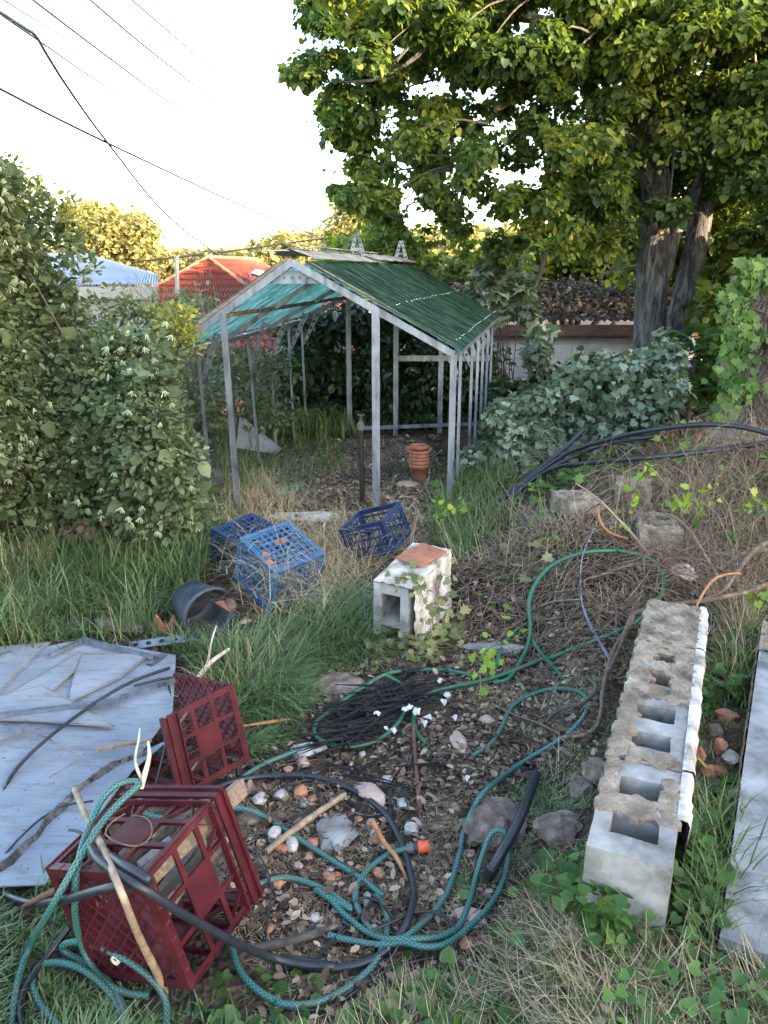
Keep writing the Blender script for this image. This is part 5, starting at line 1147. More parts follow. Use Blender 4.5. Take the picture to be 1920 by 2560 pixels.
rocks=[('large dark pinkish boulder under the teal hose',1235,2080,.115,'darkstone',(1,.95,.6)),('dark half-buried boulder right of the capped pipe',1405,2090,.09,'darkstone',(1,.8,.5)),
('pink flat stone by the thick black pipe',925,1995,.055,'pinkstone',(1.3,.8,.5)),('small white stone above the orange connector',1028,2080,.028,'whitestone',(1,1,1)),
('whitish stone left of the split cane',688,2098,.032,'whitestone',(1,.8,.9)),('chalky round stone near the split cane',730,2120,.026,'whitestone',(1,1,1)),('grey-white stone behind the near red crate',648,2005,.027,'whitestone',(1,1,.9)),
('large pale rubble lump between the grass and the stake pile',770,1882,.055,'whitestone',(1.3,.8,.5)),('flat white concrete patch in the middle of the rubble',840,2085,.075,'concrete',(1.15,1,.22)),
('orange brick chunk above the split cane',750,1985,.032,'brickbit',(1.1,.9,.7)),('pale orange brick chunk right of the teal hose loop',1215,1805,.030,'pinkstone',(1.2,.8,.6)),('tan stone under the dark twigs',1150,1860,.050,'pinkstone',(1.4,.7,.4)),
('small orange stone below the white stone',937,2105,.020,'brickbit',(.9,1,.7)),('rusty brick crumb below the orange connector',945,2185,.028,'brickbit',(.8,1,.5)),('dark round pebble by the boulder',1180,2102,.026,'darkstone',(1.1,1,.7)),
('pink crumb of brick near the teal hose',1172,2135,.018,'pinkstone',(1,1,.6)),('grey stone beside the split cane end',625,2050,.04,'darkstone',(1.3,.9,.4)),('white pebble cluster stone near the dark stakes',905,1890,.015,'whitestone',(1,1,1)),
('tan flat stone left of the thick pipe end',600,1975,.045,'darkstone',(1.2,.9,.5)),('brick crumb at the foot of the near red crate',840,2195,.018,'brickbit',(1,1,.6)),('small tan stone among the straw near the hose bundle',1175,2300,.045,'pinkstone',(1,1.3,.3)),
('orange crumb right of the hose bundle',1165,2360,.026,'brickbit',(1,1,.3)),('small orange leaf-shaped chip beside the hose bundle',1200,2352,.014,'terra',(1,1,.3)),
('smashed brick piece spilling from the black pot',553,1530,.055,'brickbit',(1,.9,.8)),('orange rubble in front of the black pot',535,1548,.035,'terra',(1.2,.8,.6)),('orange crumb left of the black pot',455,1538,.03,'brickbit',(1.3,.8,.5)),('pinkish crumb right of the black pot',615,1556,.025,'pinkstone',(1.4,.8,.5)),
('brown leaning brick in the black pot mouth',575,1528,.05,'darkstone',(.7,.8,1)),('terracotta chip on the frame corner',388,1625,.02,'terra',(1.2,.8,.5)),
('thin pale paving lump sunk in soil left of the stakes',845,1712,.12,'darkstone',(1.2,.8,.12)),('small red brick crumb left of the split cane',705,2125,.02,'brickbit',(1,1,.7)),
('broken half brick between the block row and the long slab',1815,1795,.036,'brickbit',(1.3,.8,.6)),('upright orange brick piece left of the long slab',1798,1880,.030,'brickbit',(.8,1,1.2)),('red brick piece leaning on the block row',1745,1905,.028,'brickbit',(.7,1,1.3)),
('lowest brick piece between the block row and the slab',1770,1935,.026,'brickbit',(.9,1,1)),('brick piece right of the lowest brick',1795,1935,.024,'terra',(1.2,.8,.8)),('grey stone above the brick pieces',1785,1830,.034,'darkstone',(1,1,.7)),('grey rounded stone right of the brick pieces',1825,1900,.034,'whitestone',(.9,1.2,.5)),('white stone at the left edge of the long slab',1838,1990,.022,'whitestone',(1,1,.6)),
('grey stone wedged beside the block row',1490,1940,.05,'darkstone',(1,1,.8)),('dark stone in the gap left of the block row',1455,1975,.045,'darkstone',(1,1.2,.6)),('sandy lump on the far end of the block row',1700,1530,.06,'pinkstone',(1,1,.6)),
('round pale stone under the pipe bundle',1570,1205,.05,'whitestone',(.8,.8,1)),('red brick lump in the dry grass heap',1738,1105,.07,'brickbit',(.8,1,1))]
for i,(lab,px,py,s,m,sq) in enumerate(rocks):
    nm='brick_piece' if m in('brickbit','terra') else 'stone'; lf=None
    if 'far end of the block row' in lab: lf=.2
    rock(lab,px,py,s,m,nm,'brick' if nm=='brick_piece' else 'stone',sq,lift=lf,rotz=0 if s>.08 else None)
rock('grey broken kerb piece lying behind the green hose strands',1235,1632,.05,'concrete','kerb_piece','kerb',(3.2,.8,.8),rotz=-.15)
rock('long pale stone slab on the ground in front of the greenhouse',785,1295,.10,'whitestone','stone_slab','slab',(3.9,1.5,.25),rotz=0.02)
rock('round dried clay saucer lying on the greenhouse floor',1015,1212,.11,'pinkstone','saucer','saucer',(1.1,1,.10),rotz=0)
slab_poly('shade_mat','dark green mat scrap on the greenhouse floor','mat',[(668,1228),(760,1208),(762,1224),(690,1240)],.01,.006,'green')
for i in range(75):
    px=random.triangular(600,1200,800);py=random.uniform(1900,2330)
    rock('small crumb of brick and stone scattered in the rubble patch',px,py,random.choice((.006,.009,.012,.016,.022))*random.uniform(.8,1.2),random.choice(['brickbit','pinkstone','whitestone']),'crumb','stone',(1,1,.6))['group']='crumbs in the rubble patch'
# ---- stakes
def stake(label,a,b,w,group=None):
    a=Vector(a);b=Vector(b); mb=MB(); n=5
    for t_ in(0,.5,1): clear(*a.lerp(b,t_).xy,.02,.12)
    d=(b-a); y=d.normalized(); x=y.cross(Vector((0,0,1))).normalized(); z=x.cross(y)
    def bl(w0,w1,t,ax,ay):
        V=[a+ax*w0/2+ay*t/2,a-ax*w0/2+ay*t/2,a-ax*w0/2-ay*t/2,a+ax*w0/2-ay*t/2,b+ax*w1/2+ay*t/2,b-ax*w1/2+ay*t/2,b-ax*w1/2-ay*t/2,b+ax*w1/2-ay*t/2]
        mb.add(V,[(3,2,1,0),(4,5,6,7),(0,1,5,4),(1,2,6,5),(2,3,7,6),(3,0,4,7)])
    bl(w,w*.1,.0025,x,z); bl(w*.9,w*.1,.0024,z,x); mb.box(a+y*.004,(w*1.3,.006,w*1.1),Matrix((x,y,z)).transposed())
    return tag(mb.build('drip_stake',M['blackmat']),label,'stake',group)
for k in range(95):
    px=random.uniform(840,1030); py=random.uniform(1700,1835); t=(px-845)/165; py=1845-(px-830)*.62+random.uniform(-55,45)
    a=G(px,py,random.uniform(.02,.065)); an=math.radians(random.gauss(22,14)); Ls=random.uniform(.15,.24); b=a+Vector((math.cos(an)*Ls,math.sin(an)*Ls*1.2,random.uniform(-.02,.02)))*random.choice((1,-1))
    stake('black plastic drip stake in the pile inside the bright green hose loop',a,b,random.uniform(.012,.020),'stakes in the pile')
for lab,p,q,w in(('black spike stake pointing left below the green hose loop',z2(830,640),z2(510,662),.018),('long black stake lying over the thick pipe, pointing lower right',z2(240,640),z2(620,745),.016),('black stake beside it pointing to the rusty stick',z2(330,700),z2(700,770),.016),
  ('black stake lying just under the green hose loop',z2(400,680),z2(560,590),.02),('wide black stake in the hose crossing',z2(500,1340),z2(340,1510),.022),('black stake left of the hose crossing',z2(350,1480),z2(190,1650),.02),('black stake upright right of the pink stone',z2(570,760),z2(575,1020),.014),('small stake right of the upright one',z2(640,760),z2(670,900),.012),
  ('black stake standing below the corner of the near red crate',z1(835,1385),z1(825,1655),.016),('black stake along the left of the stake pile',z2(130,690),z2(330,640),.012),('short black stake lying by the broken pipe end',z2(350,830),z2(460,900),.011)):
    stake(lab,G(*p,.03),G(*q,.02),w)
# white flakes
for k,(x,y,s) in enumerate([(660,1120,.035),(640,1150,.03),(560,1230,.03),(540,1260,.024),(700,1230,.016),(440,1190,.03),(340,1290,.018),(380,1300,.018),(300,1210,.03),(620,1040,.018),(765,1545,.015),(500,1200,.03),(460,1180,.028)]):
    P=pts3(z3,[(x,y,.055)])[0]; V=[P]; m=9; s*=.62
    V=[P+Vector((math.cos(t*6.283/m)*s*random.uniform(.6,1.2),math.sin(t*6.283/m)*s*random.uniform(.6,1.2),random.uniform(-.008,.012))) for t in range(m)]+[P+Vector((0,0,.012))]
    V+=[v-Vector((0,0,.004)) for v in V]; F=[(t,(t+1)%m,m) for t in range(m)]+[((t+1)%m+m+1,t+m+1,2*m+1) for t in range(m)]+[(t,t+m+1,(t+1)%m+m+1,(t+1)%m) for t in range(m)]
    tag(MB().add(V,F).build('paint_flake',M['shell']),'white crumpled flake scattered over the black stake pile','flake','white flakes on the stake pile')
# ---- concrete blocks
def cmu(name,label,origin,ydir,L,w,h,mat,cores=2,rot=None,parent=None,wall=.042,group=None,rough=.002):
    """hollow block, cores open on top; origin = near-left-bottom corner"""
    o=Vector(origin); y=Vector(ydir).normalized(); x=y.cross(Vector((0,0,1))).normalized(); z=x.cross(y)
    def P(a,b,c): return o+x*a+y*b+z*c
    mb=MB(); r=random
    web=.072; cl=(L-web*(cores+1))/cores
    ybr=[0]; 
    for k in range(cores): ybr+= [ybr[-1]+web, ybr[-1]+web+cl]
    ybr.append(L); xb=[0,wall,w-wall,w]
    def cell(x0,x1,y0,y1): # solid prism column subdivided for roughness
        nx_=max(1,int((x1-x0)/.02));ny=max(1,int((y1-y0)/.02));nz=5;V=[];F=[];idx={}
        def vid(i,j,k):
            key=(i,j,k)
            if key not in idx:
                a=x0+(x1-x0)*i/nx_;b=y0+(y1-y0)*j/ny;c=h*k/nz
                idx[key]=len(V); q_=Vector((a*31.7+origin[0]*9,b*29.3+origin[1]*5,c*33.1)); V.append(P(a,b,c)+Vector((mnoise.noise(q_),mnoise.noise(q_+Vector((9,0,0))),mnoise.noise(q_+Vector((0,9,0)))))*rough*2.2)
            return idx[key]
        for i in range(nx_):
            for j in range(ny):
                F.append((vid(i,j,nz),vid(i+1,j,nz),vid(i+1,j+1,nz),vid(i,j+1,nz)))
        for k in range(nz):
            for i in range(nx_): F+= [(vid(i,0,k),vid(i+1,0,k),vid(i+1,0,k+1),vid(i,0,k+1)),(vid(i+1,ny,k),vid(i,ny,k),vid(i,ny,k+1),vid(i+1,ny,k+1))]
            for j in range(ny): F+= [(vid(0,j+1,k),vid(0,j,k),vid(0,j,k+1),vid(0,j+1,k+1)),(vid(nx_,j,k),vid(nx_,j+1,k),vid(nx_,j+1,k+1),vid(nx_,j,k+1))]
        mb.add(V,F)
    for k in range(cores+1): cell(0,w,ybr[2*k],ybr[2*k+1])
    for k in range(cores): cell(0,wall,ybr[2*k+1],ybr[2*k+2]); cell(w-wall,w,ybr[2*k+1],ybr[2*k+2])
    return tag(mb.build(name,M[mat],parent),label,'concrete block',group) if parent is None else mb.build(name,M[mat],parent)
A=U(1465,2112,.42); B=U(1600,1600,.42); yd=(B-A); yd.z=0; yd.normalize(); xd=yd.cross(Vector((0,0,1)))
def mortar(par,o,y,x,z0,pieces,L,w,seed):
    r=random.Random(seed)
    for (x0,x1,y0,y1,t) in pieces:
        n=max(4,int((y1-y0)/.007));m=max(3,int((x1-x0)/.007)); V=[]
        for j in range(n+1):
            for i in range(m+1):
                ed=(i in(0,m)) or (j in(0,n)); a=x0+(x1-x0)*i/m+r.uniform(-.003,.003)+(.010*math.sin(j*.5+seed*3)+.006*math.sin(j*1.3))*(1 if i==m else (-.4 if i==0 else 0));b=y0+(y1-y0)*j/n+r.uniform(-.003,.003)+(.010*math.sin(i*.55+seed))*(1 if j==n else (-1 if j==0 else 0))
                V.append(o+x*a+y*b+Vector((0,0,z0+(r.uniform(.0,.003) if ed else t*(.5+.35*math.sin(a*70+seed)*math.sin(b*47+seed*2)+.2*math.sin(a*160+b*130)+r.uniform(-.12,.12))*.5))))
        nb_=len(V); V+=[v-Vector((0,0,.012+t*.2)) for v in V]
        F=[(j*(m+1)+i,j*(m+1)+i+1,(j+1)*(m+1)+i+1,(j+1)*(m+1)+i) for j in range(n) for i in range(m)]
        edge=[i for i in range(m)]+[j*(m+1)+m for j in range(n)]+[n*(m+1)+i for i in range(m,0,-1)]+[j*(m+1) for j in range(n,0,-1)]
        F+=[(edge[(k+1)%len(edge)],edge[k],edge[k]+nb_,edge[(k+1)%len(edge)]+nb_) for k in range(len(edge))]
        MB().add(V,F).build('mortar',M['beige'],par)
labs=['nearest grey hollow concrete block at the end of the row, one core open and clean','second hollow block in the row with a mortar crust and clean right core wall','third hollow block in the row choked with mortar and dry stems','farthest hollow block of the row buried under vines']
bl=.39;bw=.20;bh=.20
for k in range(4):
    o=A+yd*(k*(bl+.008)); o.z=.22+(.004 if k%2 else 0)
    e=empty('concrete_block',o,labs[k],'concrete block','blocks in the rendered row'); del e['group']
    cmu('block_body',None,o,yd,bl,bw,bh,'concrete' if k<2 else 'beige',2,parent=e)
    mt=[[(-.004,.20,.15,.235,.012),(-.005,.035,.235,.39,.014),(.15,.20,.235,.34,.016)],[(-.01,.05,.0,.39,.016),(.045,.198,-.005,.06,.018),(.05,.20,.355,.40,.014)],[(-.01,.065,.0,.39,.022),(.13,.20,.0,.39,.022),(.05,.15,.16,.24,.03),(.05,.15,.35,.4,.02)],[(-.01,.20,.0,.39,.03)]][k]
    mortar(e,o,yd,xd,bh,mt,bl,bw,k)
    V=[];n=44;j0=20 if k==0 else 0
    prof=[(-.004,bh+.003),(.010,bh+.005),(.024,bh+.002),(.031,bh-.012),(.028,bh*.6),(.026,bh*.25),(.022,-.005)]
    for j in range(j0,n+1):
        ch=mnoise.noise(Vector((j*.16+k*9,1.7,0)))
        for i,(a_,c_) in enumerate(prof):
            nz_=mnoise.noise(Vector((j*.45+k*20,i*.9,3.1))); V.append(o+xd*(bw+a_+(.008*ch+.005*nz_ if i>1 else 0))+yd*((bl+.006)*j/n)+Vector((0,0,c_+.005*nz_-(.02*max(0,ch) if i==3 else 0))))
    m=len(prof); MB().add(V,[(j*m+i,(j+1)*m+i,(j+1)*m+i+1,j*m+i+1) for j in range(n-j0) for i in range(m-1)],None,True).build('render_face',M['plaster'],e)
# long slab at right edge
def longslab():
    z=.30; a=U(1800,2340,z-.04);b=U(1907,1560,z+.02); d=(b-a).normalized(); x=d.cross(Vector((0,0,1))).normalized(); L=(b-a).length; w=.44;t=.10; n=60;m=14;V=[];r=random.Random(1)
    for lay in(0,1):
        for j in range(n+1):
            for i in range(m+1):
                zz=(0 if lay==0 else -t); bumpy=.004*(abs((j*L/n)%.33-.16)<.02) if lay==0 else 0
                V.append(a+d*(L*j/n)+x*(w*i/m)+Vector((0,0,zz+bumpy+r.uniform(-.001,.001)-.02*i/m)))
    W1=m+1;N=(n+1)*W1
    F=[(j*W1+i,j*W1+i+1,(j+1)*W1+i+1,(j+1)*W1+i) for j in range(n) for i in range(m)]
    F+=[tuple(N+q for q in f[::-1]) for f in F]
    e=empty('concrete_slab',a,'long smooth grey concrete slab lying beside the block row at the right edge','slab')
    F2=[(i,N+i,N+i+1,i+1) for i in range(m)]+[(j*W1+m,N+j*W1+m,N+(j+1)*W1+m,(j+1)*W1+m) for j in range(n)]+[(n*W1+i+1,N+n*W1+i+1,N+n*W1+i,n*W1+i) for i in range(m)]
    MB().add(V,F+F2).build('slab_body',M['slabtop'],e)
    V=[];q=8
    for j in range(n*2+1):
        for i in range(q+1): V.append(a+d*(L*j/(n*2))-x*(.003+r.uniform(0,.010)*(1 if 0<i<q else .4))+Vector((0,0,.003-(t+.004)*i/q)))
    MB().add(V,[(j*(q+1)+i,(j+1)*(q+1)+i,(j+1)*(q+1)+i+1,j*(q+1)+i+1) for j in range(n*2) for i in range(q)]).build('crusted_edge',M['beige'],e)
    V=[];j0=int(n*.86)
    for j in range(j0,n+1):
        for i in range(m+1): V.append(a+d*(L*j/n)+x*(w*i/m+(.0 if i else -.003))+Vector((0,0,.012+r.uniform(-.004,.006)-.02*i/m)))
    MB().add(V,[(j*W1+i,j*W1+i+1,(j+1)*W1+i+1,(j+1)*W1+i) for j in range(n-j0) for i in range(m)]).build('mortar_crust',M['beige'],e)
longslab()
# upright wall chunk
def chunk():
    e=empty('wall_chunk',G(980,1600),'white rendered chunk of block wall standing on end with a terracotta tile on top','wall chunk')
    tl=U(927,1452,.345);bl_=U(1028,1352,.425);tr=U(1022,1466,.345);br=U(1118,1368,.425)
    # coordinates: origin bottom front left
    o=tl+Vector((0.012,.0,-.37)); y=(bl_-tl); L=.40; yn=Vector((y.x,y.y,0)).normalized(); xn=yn.cross(Vector((0,0,1))).normalized(); w=.19
    tilt=.07; mb=MB(); r=random
    def P(a,b,c): return o+xn*a+yn*b+Vector((0,0,c*( .365+tilt*b/L)))+xn*.0
    # front face with two cores: build as frame pieces
    def prism(x0,x1,z0,z1,y0,y1,n=(4,6,6)):
        V=[];idx={};F=[]
        def vid(i,j,k):
            if (i,j,k) not in idx:
                idx[(i,j,k)]=len(V); V.append(P(x0+(x1-x0)*i/n[0]+r.uniform(-.0015,.0015),y0+(y1-y0)*j/n[1]+r.uniform(-.0015,.0015),z0+(z1-z0)*k/n[2]+r.uniform(-.002,.002)))
            return idx[(i,j,k)]
        for i in range(n[0]):
            for j in range(n[1]): F+=[(vid(i,j,n[2]),vid(i+1,j,n[2]),vid(i+1,j+1,n[2]),vid(i,j+1,n[2])),(vid(i,j+1,0),vid(i+1,j+1,0),vid(i+1,j,0),vid(i,j,0))]
        for k in range(n[2]):
            for i in range(n[0]): F+=[(vid(i,0,k),vid(i+1,0,k),vid(i+1,0,k+1),vid(i,0,k+1)),(vid(i+1,n[1],k),vid(i,n[1],k),vid(i,n[1],k+1),vid(i+1,n[1],k+1))]
            for j in range(n[1]): F+=[(vid(0,j+1,k),vid(0,j,k),vid(0,j,k+1),vid(0,j+1,k+1)),(vid(n[0],j,k),vid(n[0],j+1,k),vid(n[0],j+1,k+1),vid(n[0],j,k+1))]
        mb.add(V,F)
    prism(0,.045,0,1,0,L,(2,12,10)); prism(w-.042,w,0,1,0,L,(2,12,10)); prism(.045,w-.042,.87,1,0,L-.04,(4,12,3)); prism(.045,w-.042,.42,.52,0,L-.04,(4,12,2)); prism(.045,w-.042,0,.06,0,L-.04,(4,12,2)); prism(.045,w-.042,0,1,L-.04,L,(4,2,10))
    mb.build('blockwork',M['concrete'],e)
    V=[];n=26;m=26;rr=random.Random(4)
    for j in range(n+1):
        for i in range(m+1):
            b=L*(.03+.97*j/n); bul=.03*math.sin(min(1,i/8)*1.57); V.append(P(w+.003+bul*(1-.5*i/m)+rr.uniform(0,.012),b,i/m))
    MB().add(V,[(j*(m+1)+i,(j+1)*(m+1)+i,(j+1)*(m+1)+i+1,j*(m+1)+i+1) for j in range(n) for i in range(m)]).build('render_face',M['plaster'],e)
    V=[]
    for j in range(n+1):
        for i in range(13): V.append(P((w+.03)*i/12-.002,L*j/n,1)+Vector((0,0,.006+rr.uniform(0,.006)*(0<i<12))))
    MB().add(V,[(j*13+i,j*13+i+1,(j+1)*13+i+1,(j+1)*13+i) for j in range(n) for i in range(12)]).build('mortar_top',M['plaster'],e)
    t=MB(); c=P(.115,.27,1)+Vector((0,0,.024)); R=Matrix((xn,yn,Vector((0,0,1)))).transposed()@Matrix.Rotation(.12,3,'X')@Matrix.Rotation(-.25,3,'Z')
    t.box(c,(.165,.20,.014),R); tt=t.build('terracotta_tile',M['terra']); md=tt.modifiers.new('b','BEVEL'); md.width=.004;md.segments=2
    tag(tt,'flat terracotta tile resting on top of the upright wall chunk','tile')
chunk()
# half-buried block and pale blocks under the vines
for lab,px,py,L,rz,m,z in(('half-buried pale block standing behind the vines at the heap foot',1650,1400,.30,.25,'beige',.18),('pale block edge showing under the black pipe bundle, left one',1480,1300,.28,-.2,'beige',.10),('pale block edge showing under the black pipe bundle, right one',1585,1270,.22,.3,'beige',.16)):
    p=G(px,py); cmu('concrete_block',lab,p+Vector((-.12,0,-.06)),(math.sin(rz),math.cos(rz),0),L,.20,z+.05,m,2,rough=.006)
slab_poly('mesh_tray','flat black mesh tray under the pipe bundle','tray',[(1272,1308),(1330,1262),(1440,1268),(1490,1300),(1400,1308)],.03,.02,'blackmat')
# ---- pots in the greenhouse
def potmesh(R,h,mat='terra'):
    return MB().lathe([(0,.004),(R*.66,.0),(R*.68,.004),(R*.90,h*.74),(R,h*.75),(R*1.02,h*.99),(R*.93,h),(R*.84,h*.74),(R*.62,.012),(0,.012)],(0,0,0),28)
base=G(1047,1196); names=['bottom','second from bottom','third from bottom','fourth from bottom','fifth from bottom','top']
for i in range(6):
    o=potmesh(.088-(.008 if i==5 else 0),.135).build('terracotta_pot',M['terra']); o.location=base+Vector((.003*math.sin(i*2),0,.002+.031*i+ (.012 if i==5 else 0))); tag(o,names[i]+' pot of the nested terracotta stack in the greenhouse','pot')
o=potmesh(.118,.17).build('terracotta_pot',M['terra']); o.location=base+Vector((.002,.22,.06)); tag(o,'wide terracotta pot behind the nested stack of pots','pot')
o=potmesh(.10,.16).build('terracotta_pot',M['darkstone']); o.location=base+Vector((0,.19,-.02)); tag(o,'dark dirty pot standing under the wide pot behind the stack','pot')
P=[WV(590,1120,7.4),WV(598,1045,7.4),WV(612,1048,7.42),WV(702,1122,7.5),WV(690,1135,7.5)]
for p in P: p.z=max(p.z,.0)
tag(MB().add([p for p in P]+[p+Vector((0,.03,0)) for p in P],[(0,4,3,2,1),(5,6,7,8,9)]+[(i,(i+1)%5,5+(i+1)%5,5+i) for i in range(5)]).build('white_board',M['poly']),'white slanted board standing behind the left greenhouse uprights','board')
stick('pale thick branch leaning at the foot of the left greenhouse posts',[G(548,1290,.02),WV(580,1240,6.3),WV(612,1205,6.5)],[.02,.018,.014],'whitebranch')
stick('stump of cut trunk at the foot of the left hedge',[G(110,1385,.0),WV(125,1345,4.6),WV(140,1310,4.75)],[.035,.03,.028],'palebranch')
# ================================================================ GROUND VEGETATION
def scatter(poly,n,seed,ex=None):
    r=np.random.default_rng(seed); P=np.array(poly,float); x0,y0=P.min(0);x1,y1=P.max(0); px=np.zeros(0);py=np.zeros(0)
    while len(px)<n:
        a=r.uniform(x0,x1,3*n);b=r.uniform(y0,y1,3*n);k=inpoly(a,b,poly)
        for e in (ex or []): k&=~inpoly(a,b,e)
        px=np.concatenate([px,a[k]]);py=np.concatenate([py,b[k]])
    return ground(px[:n],py[:n]),r
SHEETS=[(-520,1650),(60,1640),(215,1600),(440,1640),(432,1790),(350,1890),(120,2212),(-520,2260)]
ROW=[(1465,2110),(1600,1600),(1650,1480),(1760,1480),(1750,1620),(1690,2140),(1690,2330),(1490,2230)]
SLAB=[(1800,2400),(1907,1560),(2300,1560),(2500,2400)]
def grass(zones,mat,name,label,seed):
    parts=[]
    for i,(poly,n,h,w,lean,curl,az,ex) in enumerate(zones):
        p,r=scatter(poly,n,seed+i,ex); m=len(p)
        # tufts: pull blades towards tuft centres
        if n>400:
            c,_=scatter(poly,max(8,n//16),seed+50+i,ex); idx=r.integers(len(c),size=m); k=r.random(m)<.7
            q=c[idx][:,:2]+r.normal(size=(m,2))*.025; p[k,:2]=q[k]; p[:,2]=gz(p[:,0],p[:,1])
        D=dist(p); keep=D>.012; p=p[keep]; D=D[keep]; m=len(p); hs=np.clip(D/.17,.28,1)
        A=r.uniform(-math.pi,math.pi,m) if az is None else r.normal(az[0],az[1],m)
        parts.append(blades(p-np.array([0,0,.004]),r.uniform(h[0],h[1],m)*hs,r.uniform(w[0],w[1],m),A,np.abs(r.normal(lean[0],lean[1],m)),r.uniform(curl[0],curl[1],m)))
    V,F=merge(parts); return tag(fastmesh(name,V,F,mat),label,name.replace('_',' '),kind='stuff')
PILE=[(850,1810),(960,1700),(1090,1690),(1040,1790),(960,1850),(860,1870)]
E1=[SHEETS]; E2=[ROW,SLAB]; 
LG=[(-400,1350),(100,1330),(300,1345),(540,1330),(560,1400),(480,1450),(470,1560),(600,1580),(640,1680),(600,1790),(560,1850),(440,1640),(210,1595),(60,1640),(-400,1660)]
grass([
 (LG,7000,(.16,.38),(.005,.010),(.35,.3),(.8,2.2),None,E1),
 ([(-200,1340),(560,1340),(600,1420),(430,1500),(-200,1560)],3800,(.22,.46),(.005,.010),(.2,.25),(.8,2.3),None,E1),
 ([(-400,2210),(120,2215),(300,2560),(560,2560),(560,2900),(-500,2900)],4200,(.10,.24),(.004,.009),(.5,.3),(.6,2.1),None,E1),
 ([(120,2215),(300,2400),(560,2560),(300,2640),(0,2500)],2200,(.10,.2),(.004,.007),(.5,.3),(.5,1.6),None,None),
 ([(1200,1950),(1480,2000),(1490,2300),(1700,2360),(1800,2420),(2300,2420),(2300,2900),(600,2900),(620,2440),(1000,2420)],4000,(.05,.15),(.0025,.005),(.8,.35),(.3,1.6),None,E2),
 ([(1680,2150),(1760,1560),(1900,1560),(1800,2420),(1690,2360)],1700,(.08,.22),(.003,.006),(.3,.3),(.4,1.6),None,E2),
 ([(1200,1700),(1560,1600),(1500,1900),(1450,2060),(1250,1980),(1280,1850)],1700,(.04,.13),(.002,.004),(.7,.4),(.4,1.6),None,E2),
 ([(560,1080),(700,1080),(860,1120),(860,1190),(700,1230),(560,1250)],1900,(.10,.24),(.005,.008),(.9,.4),(.4,1.5),(0.2,1.2),None),
 ([(1130,1200),(1300,1180),(1280,1300),(1150,1420),(1080,1370),(1090,1290)],2600,(.10,.3),(.004,.008),(.3,.3),(.4,1.7),None,None),
 ([(540,1100),(640,1060),(640,1280),(560,1330)],900,(.12,.3),(.004,.008),(.3,.3),(.4,1.7),None,None),
 ([(640,1075),(900,1075),(900,1095),(640,1110)],600,(.2,.4),(.01,.014),(.2,.3),(.4,1.2),None,None),
 ([(600,1580),(700,1500),(930,1600),(930,1700),(800,1690),(640,1800),(600,1790),(640,1680)],900,(.06,.18),(.003,.007),(.6,.35),(.5,1.7),(-.4,1.0),None),
 ([(870,1490),(930,1500),(930,1620),(800,1620)],500,(.08,.2),(.003,.006),(.4,.3),(.4,1.6),None,None),
 ([(620,1850),(850,1560),(940,1600),(930,1700),(820,1720),(740,1860),(640,1920)],1600,(.10,.24),(.003,.006),(.5,.3),(.5,1.8),(-.6,.9),None),
],M['grass'],'grass','long green grass growing round the sheets, hedge and rubble',100)
grass([
 ([(470,1600),(640,1560),(900,1500),(940,1620),(900,1700),(760,1760),(600,1900),(480,1700)],5600,(.14,.34),(.0035,.0065),(.85,.3),(.3,1.3),(-.5,.8),None),
 ([(-300,1400),(500,1400),(520,1600),(-300,1640)],1600,(.2,.36),(.0035,.006),(.3,.3),(.6,2),None,None),
 ([(-400,2230),(130,2230),(300,2560),(200,2900),(-400,2900)],1800,(.14,.28),(.004,.007),(.6,.3),(.3,1.4),(.3,.9),None),
 ([(1250,1950),(1460,2000),(1450,2150),(1300,2200),(1180,2200)],700,(.08,.22),(.003,.005),(.6,.3),(.3,1.4),None,None)],
 M['palegrass'],'lank_grass','lank blue-green grass laid over beside the broken red crate',200)
STR=(.002,.0045)
